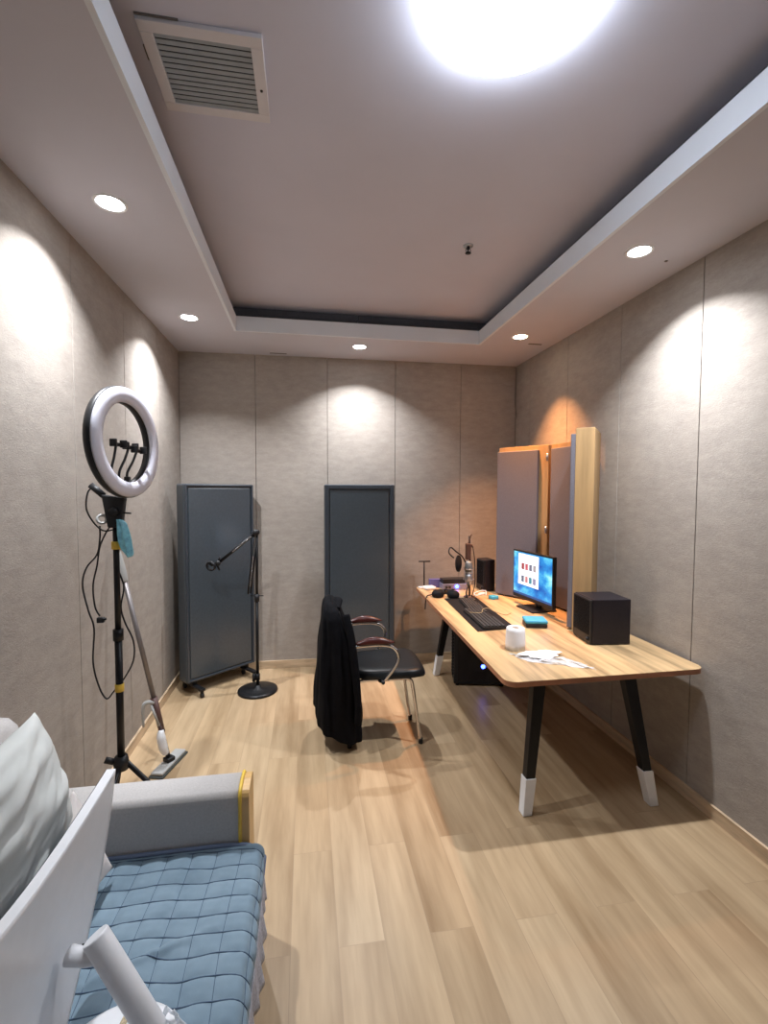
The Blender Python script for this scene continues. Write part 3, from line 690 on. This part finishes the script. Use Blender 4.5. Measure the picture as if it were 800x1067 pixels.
for yl, sgn in ((2.735, -1), (3.215, 1)):
    b = fr([(.27, yl + (-sgn) * .05, .50), (.235, yl - sgn * .02, .60), (.25, yl, .655), (.32, yl, .662), (.44, yl, .664), (.515, yl, .645), (.548, yl, .592), (.53, yl, .53), (.465, yl - sgn * .015, .440), (.44, yl - sgn * .05, .425)], .0105)
    arm = b.build('arm_frame', M['chrome'], t)
    b = MB()
    def pad(u, v, yl=yl):
        a = 2 * PI * u; x = .275 + .255 * v; e = math.sin(PI * min(max(v, .0), 1)) ** .45
        hgt = .010 + .030 * math.sin(PI * v) ** .8
        zc = .676
        return (x, yl + .024 * math.cos(a) * e, zc + (hgt * math.sin(a) if math.sin(a) > 0 else .006 * math.sin(a)) * (e + .02))
    b.grid(pad, 16, 20, closeu=True); b.build('arm_pad', M['maroon'], arm, label='glossy maroon arm pad')
b = MB(); b.lathe([(0, -.012), (.011, -.012), (.011, .012), (0, .012)], (.455, 2.742, .432), (0, 1, 0), 14); b.lathe([(0, -.012), (.011, -.012), (.011, .012), (0, .012)], (.455, 3.208, .432), (0, 1, 0), 14); b.build('arm_bolt', M['black'], t)

# jacket over the back of the chair: loft of folded cross-sections
secs = [(.906, .150, .001, .085), (.902, .150, .012, .10), (.892, .150, .035, .14), (.865, .155, .055, .19), (.82, .160, .070, .225), (.76, .170, .085, .235), (.68, .182, .105, .24), (.58, .185, .120, .245),
        (.48, .190, .132, .245), (.38, .192, .142, .245), (.28, .196, .153, .24), (.18, .200, .160, .235), (.09, .203, .162, .23), (.06, .204, .160, .228)]
b = MB()
def jac(u, v):
    k = v * (len(secs) - 1); i = min(int(k), len(secs) - 2); f_ = k - i
    z, cx_, hx, hy = [secs[i][j] * (1 - f_) + secs[i + 1][j] * f_ for j in range(4)]
    a = 2 * PI * u; n = 2.6; ca_, sa_ = math.cos(a), math.sin(a)
    ex = math.copysign(abs(ca_) ** (2 / n), ca_); ey = math.copysign(abs(sa_) ** (2 / n), sa_)
    fold = 1 + (.05 * math.sin(a * 5 + 2.0 * z) + .04 * math.sin(a * 9 + 1 + 5 * z) + .025 * math.sin(a * 14 - 3 * z)) * min(1, v * 2.2)
    y = 2.965 + ey * hy * fold; x = cx_ - .002 + ex * hx * .93 * fold
    if z < .2:                                   # the hem hangs lower on the near right corner
        low = .075 - .03 * max(0, ex) * max(0, -ey) + .085 * max(0, -ex) + .06 * max(0, ey)
        tt = (.2 - z) / .14; z = .2 - (.2 - low) * tt
    x += .008 * noise.noise(Vector((x * 9, y * 9, z * 7))); y += .01 * noise.noise(Vector((x * 8 + 4, y * 8, z * 6)))
    return (x, y, z)
b.grid(jac, 96, 60, closeu=True)
t = b.build('jacket', M['jacket'], base=(.17, 2.965, .9), solid=.006); tag(t, 'black jacket draped over the back of the chair', 'jacket')
b = MB()
b.tube([(.235, 2.78, .845), (.262, 2.735, .70), (.285, 2.715, .50), (.300, 2.712, .33), (.295, 2.715, .20)], [.035, .042, .040, .034, .028], 16, True, flat=.6); b.build('sleeve', M['jacket'], t)
b = MB(); b.tube([(.185, 2.83, .87), (.200, 2.95, .895), (.19, 3.08, .88)], [.018, .026, .018], 12, True, flat=.6); b.build('collar', M['jacket'], t)

# ------------------------------------------------------------------ ring light
rx, ry = -.818, 2.2
t = thing('ring_light', 'white ring light on a tall black tripod by the left wall', 'ring light', (rx, ry, 0))
N = Vector((.974, -.225, .03)).normalized(); C = Vector((-.770, 2.2, 1.800)); Rq = Vector((0, 0, 1)).rotation_difference(N)
b = MB(); b.lathe([(.172, -.028), (.235, -.028), (.240, -.018), (.240, .002), (.172, .002), (.168, -.01)], C, N, 72, closed=True); sh = b.build('ring_housing', M['black'], t)
b = MB(); b.lathe([(.172, .0025), (.173, .012), (.190, .019), (.218, .019), (.235, .012), (.2365, .0025)], C, N, 72, closed=True); b.build('diffuser', M['ringwhite'], t, label='white ring diffuser')
side = N.cross(Vector((0, 0, 1))).normalized()     # in the ring plane, horizontal
b = MB(); bb = C - Vector((0, 0, .172)) ; b.tube([bb + side * -.02, bb + side * .125], .008, 8); b.box(C - Vector((0, 0, .162)), (.02, .03, .03), bevel=.004)
rail = b.build('phone_rail', M['black'], t)
for k, (so, h, sl_) in enumerate(((.11, .150, .075), (.055, .145, -.01), (.0, .135, -.07))):
    p0 = bb + side * so; p1 = bb + side * sl_ + Vector((0, 0, h))
    b = MB(); b.tube([p0, p0 + Vector((0, 0, h * .3)), p1 * .62 + p0 * .38 + Vector((0, 0, .01)), p1], .0055, 8, True); g = b.build('gooseneck', M['black'], rail)
    b = MB(); b.box(p1 + Vector((0, 0, .008)), (.018, .05, .016), rot=math.atan2(N.y, N.x), bevel=.004)
    for s_ in (-1, 1): b.box(p1 + side * s_ * .034 + N * .012 + Vector((0, 0, .012)), (.03, .010, .032), rot=math.atan2(N.y, N.x), bevel=.003)
    b.build('phone_clamp', M['black'], g)
top = Vector((-.823, 2.2, 1.40))
b = MB(); b.hexa([(rx - .03, ry - .022, 1.43), (rx + .022, ry - .022, 1.43), (rx + .022, ry + .022, 1.43), (rx - .03, ry + .022, 1.43), (rx - .055, ry - .018, 1.575), (rx + .04, ry - .018, 1.56), (rx + .04, ry + .018, 1.56), (rx - .055, ry + .018, 1.575)], bevel=.006)
b.tube([(rx - .05, ry, 1.57), (rx - .10, ry + .0, 1.615)], .014, 10); b.lathe([(0, 0), (.02, 0), (.018, .025), (0, .025)], (rx + .0, ry - .022, 1.50), (0, -1, 0), 14); b.tube([(rx + .02, ry, 1.495), (rx + .06, ry, 1.492)], .004, 6)
b.build('tilt_bracket', M['black'], t)
b = MB(); b.tube([(rx - .004, ry, .36), (rx - .004, ry, .95)], .0155, 14); b.tube([(rx - .004, ry, .95), (rx - .004, ry, 1.45)], .0125, 14); b.lathe([(0, 0), (.021, 0), (.021, .05), (0, .05)], (rx - .004, ry, .93), n=16); b.build('pole', M['black_metal'], t)
for z in (1.335, .70):
    b = MB(); b.lathe([(.0162, 0), (.0185, .001), (.0185, .034), (.0162, .035)], (rx - .004, ry, z), n=18, closed=True); b.build('tape_band', M['yellow'], t, label='yellow tape wrapped round the pole')
b = MB(); b.lathe([(0, 0), (.03, 0), (.032, .03), (.026, .06), (0, .06)], (rx - .004, ry, .345), n=18); b.tube([(rx - .03, ry - .01, .385), (rx - .065, ry - .015, .40)], .014, 10); b.build('tripod_hub', M['black'], t)
for a in (.15, 2.25, -1.75):
    e = Vector((rx + .30 * math.cos(a) * (.72 if a == 2.25 else 1), ry + .30 * math.sin(a), .008))
    b = MB(); b.tube([(rx + .02 * math.cos(a), ry + .02 * math.sin(a), .37), e], .011, 10); b.lathe([(0, -.008), (.014, -.008), (.014, .012), (0, .012)], e, n=12); b.build('leg', M['black_metal'], t)
for z in (.20,):
    b = MB()
    for a in (.15, 2.25, -1.75): b.tube([(rx, ry, z), (rx + .16 * math.cos(a) * (.72 if a == 2.25 else 1), ry + .16 * math.sin(a), z + .0)], .006, 8)
    b.build('brace', M['black_metal'], t)
def YP(x, y, Y):            # a measured line of sight meeting the upright plane y = Y
    d = F + R * ((x - 400) / f_px) - U * ((y - 533.5) / f_px); k = Y / d.y; return Vector((0, 0, 1.6)) + d * k
cab = [(101, 507), (92, 512), (90, 530), (98, 545), (108, 553), (118, 552)]
b = MB(); b.tube([YP(x, y, 2.2) for x, y in cab], .0035, 6, True); b.tube([YP(x, y, 2.21) for x, y in [(104, 548), (104, 562), (101, 578), (90, 592), (86, 610), (92, 636), (98, 655), (97, 690), (103, 715), (111, 728), (119, 720), (130, 706), (139, 688), (139, 668), (130, 648), (126, 632), (129, 612), (124, 596), (121, 588)]], .0036, 6, True)
b.tube([YP(x, y, 2.205) for x, y in [(115, 548), (110, 556), (104, 570), (101, 590), (97, 610), (99, 632), (104, 642)]], .0035, 6, True)
b.build('power_cord', M['black'], t)
b = MB(); p = YP(105, 646, 2.205); b.box(p, (.03, .02, .024), bevel=.004); b.tube([p, p + Vector((.022, 0, .004))], .006, 8); b.build('plug', M['black'], t)
# adapter disc
p = YP(106, 541, 2.19); b = MB(); b.lathe([(.013, -.008), (.022, -.008), (.023, .0), (.022, .008), (.013, .008)], p, (.5, -.8, .2), 24, closed=True); b.build('controller_puck', M['grey_plastic'], t)
# blue bag hanging from the knob
b = MB()
outl = [(122, 541, 126, 541), (122, 548, 131, 545), (122.5, 556, 134, 553), (124, 564, 137, 562), (127, 572, 139, 571), (131, 577, 139, 577), (133, 580, 137, 580)]
def bag2(u, v):
    a = 2 * PI * u; k = v * (len(outl) - 1); i = min(int(k), len(outl) - 2); f_ = k - i
    q = [outl[i][j] * (1 - f_) + outl[i + 1][j] * f_ for j in range(4)]
    l = YP(q[0], q[1], 2.185); r_ = YP(q[2], q[3], 2.185); c_ = (l + r_) / 2; h = (r_ - l) / 2
    w = 1 + .12 * math.sin(3 * a + 6 * v)
    return c_ + h * math.cos(a) * w + Vector((0, .018, 0)) * math.sin(a) * w * (1 + .25 * math.sin(5 * a + 4 * v))
b.grid(bag2, 30, 16, closeu=True)
tag(b.build('plastic_pouch', M['bluebag'], base=YP(125, 541, 2.185), solid=.0012), 'crumpled sky-blue plastic pouch hanging on the ring light pole', 'pouch')

# ------------------------------------------------------------------ spray mop leaning on the left wall
h0 = Vector((-.79, 2.80, .03)); h1 = Vector((-1.018, 2.735, 1.27))
dm = (h1 - h0)
t = thing('spray_mop', 'grey spray mop leaning on the left wall behind the ring light', 'mop', (-.79, 2.80, 0))
P_ = lambda k: h0 + dm * k
b = MB(); b.tube([P_(.30), P_(.86)], .013, 12); b.build('shaft', M['steel'], t)
b = MB(); b.tube([P_(.855), P_(.90), P_(.97), P_(1.0)], [.016, .020, .017, .012], 14, True); b.build('grip', M['grey_plastic'], t)
b = MB(); b.lathe([(0, 0), (.017, 0), (.017, .012), (0, .012)], P_(.995), dm, 16); b.build('end_cap', mat('orange_cap', (.5, .2, .06), .5), t)
b = MB(); b.tube([P_(.14), P_(.31)], [.017, .019], 12); b.build('lower_shaft', mat('maroon_tube', (.09, .045, .04), .4), t)
b = MB(); b.tube([P_(.29) + Vector((-.0, -.01, 0)), P_(.28) + Vector((-.05, -.03, .01)), P_(.20) + Vector((-.075, -.03, -.02))], [.012, .011, .006], 10, True); b.tube([P_(.28) + Vector((-.015, -.02, 0)), P_(.18) + Vector((.0, -.02, 0))], .007, 8); b.build('trigger', M['grey_plastic'], t)
b = MB(); b.tube([P_(.03) + Vector((.0, -.03, .02)), P_(.06) + Vector((-.005, -.035, .02)), P_(.11) + Vector((-.005, -.03, .02)), P_(.14) + Vector((0, -.02, .02))], [.016, .024, .024, .014], 16, True); b.build('bottle', M['white_plastic'], t)
b = MB(); b.tube([h0, P_(.15)], .012, 10); b.box(h0 + Vector((0, 0, .008)), (.05, .05, .025), rot=.9, bevel=.006); b.build('swivel_joint', M['black'], t)
b = MB(); b.box((-.790, 2.80, .019), (.25, .07, .018), rot=1.30, bevel=.006); b.build('mop_head', M['grey_plastic'], t)
b = MB(); b.box((-.790, 2.80, .005), (.27, .085, .010), rot=1.30, bevel=.004); b.build('mop_pad', M['dark_pad'], t)

# ------------------------------------------------------------------ sofa
SZ = .40
t = thing('sofa', 'beige-grey fabric sofa with a wooden arm front against the left wall', 'sofa', (-.6, .8, 0))
b = MB(); slab(b, -1.0, -.20, -.25, 1.56, .10, .29); b.build('seat_base', M['sofa'], t)
b = MB(); b.box((-.585, .655, .345), (.80, 1.80, .11), bevel=.03, seg=4)
for f in b.bm.faces: f.smooth = True
b.build('seat_cushion', M['sofa'], t)
# back
b = MB()
bx = [(-1.035, .12), (-.86, .12), (-.875, .45), (-.915, .78), (-.93, .83), (-.955, .855), (-.99, .86), (-1.02, .845), (-1.035, .81)]
n = len(bx); ya, yb_ = -.25, 1.69
va = [b.bm.verts.new((x, ya, z)) for x, z in bx]; vb = [b.bm.verts.new((x, yb_, z)) for x, z in bx]
b.bm.faces.new(va); b.bm.faces.new(vb[::-1])
for i in range(n): b.bm.faces.new((va[i], va[(i + 1) % n], vb[(i + 1) % n], vb[i]))
bmesh.ops.bevel(b.bm, geom=[e for e in b.bm.edges if (e.verts[0].co.y > 1.6 and e.verts[1].co.y > 1.6)], offset=.03, segments=4, affect='EDGES')
for f in b.bm.faces: f.smooth = True
b.build('sofa_back', M['sofa'], t)
# arms: rounded section extruded along x
def arm_(y0, y1):
    prof = [(y0, .12), (y0, .565)] + [(y0 + .022 - .022 * math.cos(a), .565 + .030 * math.sin(a)) for a in (.4, .8, 1.2, 1.5)] + [((y0 + y1) / 2, .601)] + \
           [(y1 - .022 + .022 * math.cos(a), .565 + .030 * math.sin(a)) for a in (1.5, 1.2, .8, .4)] + [(y1, .565), (y1, .12)]
    b = MB(); n = len(prof); xa, xb = -.93, -.222
    A_ = [b.bm.verts.new((xa, y, z)) for y, z in prof]; B_ = [b.bm.verts.new((xb, y, z)) for y, z in prof]
    b.bm.faces.new(A_); b.bm.faces.new(B_[::-1])
    for i in range(n):
        f = b.bm.faces.new((A_[i], A_[(i + 1) % n], B_[(i + 1) % n], B_[i])); f.smooth = (2 <= i <= 10)
    ar = b.build('sofa_arm', M['sofa'], t)
    b = MB(); prof2 = [(y0 + (y - (y0 + y1) / 2) * .02 + 0, z) for y, z in prof]
    A_ = [b.bm.verts.new((-.2195, y, z)) for y, z in prof]; B_ = [b.bm.verts.new((-.192, y, z)) for y, z in prof]
    b.bm.faces.new(A_); b.bm.faces.new(B_[::-1])
    for i in range(n): b.bm.faces.new((A_[i], A_[(i + 1) % n], B_[(i + 1) % n], B_[i]))
    b.build('arm_front', mat('oak_front', (.58, .36, .14), .4, var=.12, scale=10, stretch=(1, 8, 1)) if y0 > 0 else bpy.data.materials['oak_front'], ar, label='oak panel on the arm front')
    b = MB(); b.tube([(-.2215, y, z + (.002 if z > .5 else 0)) for y, z in [(y0 - .001, .12)] + prof[1:-1] + [(y1 + .001, .12)]], .006, 8); b.build('piping', M['yellow'], ar, label='yellow piping')
arm_(1.558, 1.690); arm_(-.36, -.24)
for (x, y) in ((-.25, 1.6), (-.25, -.28), (-.98, 1.6), (-.98, -.28)):
    b = MB(); b.lathe([(0, 0), (.018, 0), (.026, .12), (0, .12)], (x, y, 0), n=16); b.build('leg', M['frame_wood'], t)

# quilted seat cover, folded over the front edge
t = thing('quilted_seat_cover', 'dusty blue quilted cover over the sofa seat with a lace hem', 'seat cover', (-.5, .8, SZ))
cw, cl = .076, .057
def qprof(s_):        # s_ = distance from the front hem, going up and over the edge
    R_ = .035; zt = SZ + .012; xf = -.142
    up = .055
    if s_ < up: return (xf - .004, zt - R_ - up + s_, 1, 0)
    s2 = s_ - up; q = R_ * PI / 2
    if s2 < q: a = s2 / R_; return (xf - R_ + R_ * math.cos(a), zt - R_ + R_ * math.sin(a), math.cos(a), math.sin(a))
    return (xf - R_ - (s2 - q), zt, 0, 1)
def quiltf(u, v):
    s_ = u * .86; y = .35 + v * 1.198
    x, z, nx, nz = qprof(s_)
    ws = s_ + .006 * math.sin(y * 9) ; wy = y + .010 * math.sin(s_ * 8 + 1) + .004 * math.sin(s_ * 31)
    a = abs(math.sin(PI * ws / cw)); c_ = abs(math.sin(PI * wy / cl))
    h = .0055 * (min(1, a * 1.25) ** .6) * (min(1, c_ * 1.25) ** .6) + .0012 * a * c_
    h += .004 * noise.noise(Vector((x * 7, y * 7, 0))) + .0025 * noise.noise(Vector((x * 25, y * 18, 2)))
    d1 = (y - 1.20) - .35 * (x + .42)
    h += .010 * math.exp(-(d1 / .012) ** 2) * math.exp(-((x + .40) / .12) ** 2)
    if y > 1.50: z += .012 * ((y - 1.50) / .05) ** 1.5; 
    e = min(1, (1.548 - y) / .02); h *= max(0, e)
    return (x + nx * h, y, z + nz * h)
b = MB(); b.grid(quiltf, 260, 330)
q = b.build('quilt_top', M['quilt'], t)
b = MB()
for k in range(1, 11):                          # stitching lines lying in the grooves
    s_ = k * cw
    if s_ > .85: break
    pts = []
    for j in range(81):
        y = .36 + j / 80 * 1.175; x, z, nx, nz = qprof(s_ - .006 * math.sin(y * 9)); h = .0008
        h += .004 * noise.noise(Vector((x * 7, y * 7, 0))) + .0025 * noise.noise(Vector((x * 25, y * 18, 2)))
        d1 = (y - 1.20) - .35 * (x + .42); h += .010 * math.exp(-(d1 / .012) ** 2) * math.exp(-((x + .40) / .12) ** 2)
        pts.append((x + nx * h, y, z + nz * h + (.012 * ((y - 1.50) / .05) ** 1.5 if y > 1.5 else 0)))
    b.tube(pts, .0010, 5)
for k in range(7, 28):
    pts = []
    for j in range(61):
        s_ = .01 + j / 60 * .84; y = k * cl - .010 * math.sin(s_ * 8 + 1) - .004 * math.sin(s_ * 31); x, z, nx, nz = qprof(s_); h = .0014
        if y > 1.535 or y < .36: continue
        h += .004 * noise.noise(Vector((x * 7, y * 7, 0))) + .0025 * noise.noise(Vector((x * 25, y * 18, 2)))
        d1 = (y - 1.20) - .35 * (x + .42); h += .010 * math.exp(-(d1 / .012) ** 2) * math.exp(-((x + .40) / .12) ** 2)
        pts.append((x + nx * h, y, z + nz * h + (.012 * ((y - 1.50) / .05) ** 1.5 if y > 1.5 else 0)))
    if len(pts) > 2: b.tube(pts, .0017, 5)
b.build('stitching', M['thread'], q)
b = MB(); b.tube([(-.148, .36, SZ - .075), (-.147, 1.50, SZ - .072), (-.150, 1.535, SZ - .04), (-.175, 1.549, SZ + .008), (-.25, 1.550, SZ + .024), (-.45, 1.549, SZ + .026), (-.92, 1.549, SZ + .024)], .007, 8, True); b.build('binding', M['quilt_edge'], t)
b = MB()
def lacef(u, v):
    y = .36 + u * 1.16
    w = .006 * math.sin(y * 95) + .005 * math.sin(y * 41 + 1)
    return (-.141 + v * .006 + w * v + .010 * v * math.exp(-((y - 1.30) / .06) ** 2), y, SZ - .068 - v * (.085 + .010 * math.sin(y * 33) + .03 * math.exp(-((y - 1.28) / .07) ** 2)))
b.grid(lacef, 260, 8); b.build('lace_hem', M['lace'], t, solid=.0012)

# pillows
def pillow(name, label, c00, c10, c11, c01, thick, m_, base, wr=.006, seed=0):
    b = MB(); c00, c10, c11, c01 = map(Vector, (c00, c10, c11, c01))
    nrm = ((c10 - c00).cross(c01 - c00)).normalized()
    def fn(s_):
        def g(u, v):
            su = 4 * u * (1 - u); sv = 4 * v * (1 - v)
            pin = .07 * (1 - su) * sv; pin2 = .07 * (1 - sv) * su       # edges bow inwards between the corners
            uu = u + (pin if u < .5 else -pin) * .6; vv = v + (pin2 if v < .5 else -pin2) * .6
            p = (c00 * (1 - uu) + c10 * uu) * (1 - vv) + (c01 * (1 - uu) + c11 * uu) * vv
            t_ = thick * .5 * (max(0, su * sv)) ** .42
            w_ = wr * noise.noise(Vector((u * 9 + seed, v * 3.0 - u * 5, seed * 1.7))) * min(1, 3 * su * sv) + wr * .6 * noise.noise(Vector((u * 17 - v * 9, v * 6 + seed, 4)))* min(1, 3 * su * sv)
            return p + nrm * s_ * (t_ + w_)
        return g
    b.grid(fn(1), 40, 40); b.grid(fn(-1), 40, 40)
    bmesh.ops.remove_doubles(b.bm, verts=b.bm.verts, dist=.0004)
    o = b.build(name, m_, base=base); tag(o, label, 'pillow', 'cushions on the sofa'); return o
pillow('pillow', 'big pale cushion propped against the sofa back', YP(36, 742, 1.40), YP(75, 852, 1.36), YP(-25, 1035, .98), YP(-90, 850, 1.00), .15, M['pillow'], YP(20, 860, 1.2), .012, 1)
pillow('pillow', 'small blush cushion lying behind the white monitor', YP(76, 822, 1.47), (-.580, 1.475, .455), (-.66, 1.16, .44), YP(34, 925, 1.28), .09, M['pillow2'], YP(90, 900, 1.4), .006, 5)

# ------------------------------------------------------------------ white monitor standing on the sofa, seen from behind
t = thing('white_monitor', 'white curved monitor standing on the sofa with its back to the room', 'monitor', (-.38, .95, SZ + .02))
P00 = YP(120.5, 801, 1.32); P01 = Vector(YP(66, 1085, 1.03)); P10 = Vector(YP(-14, 990, .79)); P11 = P10 + (P01 - P00) * 1.0
nrm = ((P10 - P00).cross(P01 - P00)).normalized()
if nrm.x < 0: nrm = -nrm
def panel(off):
    def g(u, v):
        p = (P00 * (1 - u) + P10 * u) * (1 - v) + (P01 * (1 - u) + P11 * u) * v
        bow = -.030 * (4 * u * (1 - u))
        edge = .050 * (4 * v * (1 - v)) * (1 - u) + .02 * math.sin(PI * v * .9) * 0
        return p + nrm * (off + bow * .5) + (P00 - P10).normalized() * edge * 1.0 + (P00 - P01).normalized() * (-.05 * 4 * u * (1 - u))
    return g
b = MB(); A_ = b.grid(panel(0), 40, 30); B_ = b.grid(panel(-.022), 40, 30)
def rim(V): 
    n1, n2 = len(V) - 1, len(V[0]) - 1
    return [V[i][0] for i in range(n1 + 1)] + [V[n1][j] for j in range(1, n2 + 1)] + [V[i][n2] for i in range(n1 - 1, -1, -1)] + [V[0][j] for j in range(n2 - 1, 0, -1)]
ra, rb_ = rim(A_), rim(B_)
for i in range(len(ra)): b.bm.faces.new((ra[i], ra[(i + 1) % len(ra)], rb_[(i + 1) % len(ra)], rb_[i]))
hs = b.build('back_shell', M['white_plastic'], t)
sc = MB(); sc.grid(panel(-.0235), 30, 24); sc.build('screen', M['black'], t)
n0 = Vector((-.316, .992, SZ + .055)); n1 = Vector(YP(99, 975, 1.037))
b = MB(); dn = (n1 - n0).normalized(); b.tube([n0, n0 + dn * .01, n1 - dn * .004, n1], [.024, .026, .026, .0245], 28); b.build('stand_neck', M['white_plastic'], t)
b = MB(); jn = n1 - dn * .045; b.tube([jn, jn + Vector((-.035, -.002, .0)), jn + Vector((-.075, .006, .004))], [.016, .016, .019], 20); b.build('tilt_joint', M['white_plastic'], t)
bc = Vector((-.385, .955, SZ + .024)); tilt = (.05, .02, 1)
b = MB(); b.lathe([(0, 0), (.128, 0), (.132, .006), (.131, .014), (.122, .018), (0, .02)], bc, tilt, 64); b.build('round_base', M['white_plastic'], t)
b = MB(); b.lathe([(0, 0), (.034, 0), (.032, .018), (0, .02)], n0 - Vector((0, 0, .022)), n=28)
def wrapf(u, v):
    a = 2 * PI * u; r_ = .030 + .012 * v + .007 * math.sin(6 * a) * v + .004 * math.sin(13 * a); return (n0.x + .012 + r_ * math.cos(a), n0.y + r_ * math.sin(a), n0.z + .018 - .028 * v + .006 * math.sin(9 * a))
b.build('neck_socket', M['white_plastic'], t)
b = MB(); b.grid(wrapf, 60, 6, closeu=True); b.build('protective_wrap', M['film'], t, solid=.001)
b = MB(); lb = bc + Vector((-.012, .075, .0195)); b.box(lb, (.014, .05, .001), rot=-.2); b.build('printed_label', M['silverlabel'], t)
b = MB(); k = panel(.001)(.06, .70); b.box(Vector(k) + nrm * .002, (.004, .016, .010)); b.build('port', M['black'], t)

# ------------------------------------------------------------------ wall cable in the far right corner
b = MB(); b.tube([Vector(YP(x, y, 4.155)) for x, y in [(538, 386), (537, 402), (536.5, 420), (539, 440), (541, 455), (540.5, 475), (539, 500), (540, 560)]] + [Vector(YP(540, 600, 4.15))], .0045, 6, True)
tag(b.build('wall_cable', mat('grey_cable', (.22, .19, .18), .7), base=YP(538, 386, 4.155)), 'thin grey cable hanging down the far right corner', 'cable')

# ------------------------------------------------------------------ world and view
w = bpy.data.worlds.new('world'); S.world = w; w.use_nodes = True
w.node_tree.nodes['Background'].inputs['Color'].default_value = (.6, .65, .75, 1)
w.node_tree.nodes['Background'].inputs['Strength'].default_value = .0
S.view_settings.view_transform = 'Standard'; S.view_settings.look = 'None'
S.view_settings.gamma = 1; S.view_settings.use_curve_mapping = False
S.view_settings.exposure = .92
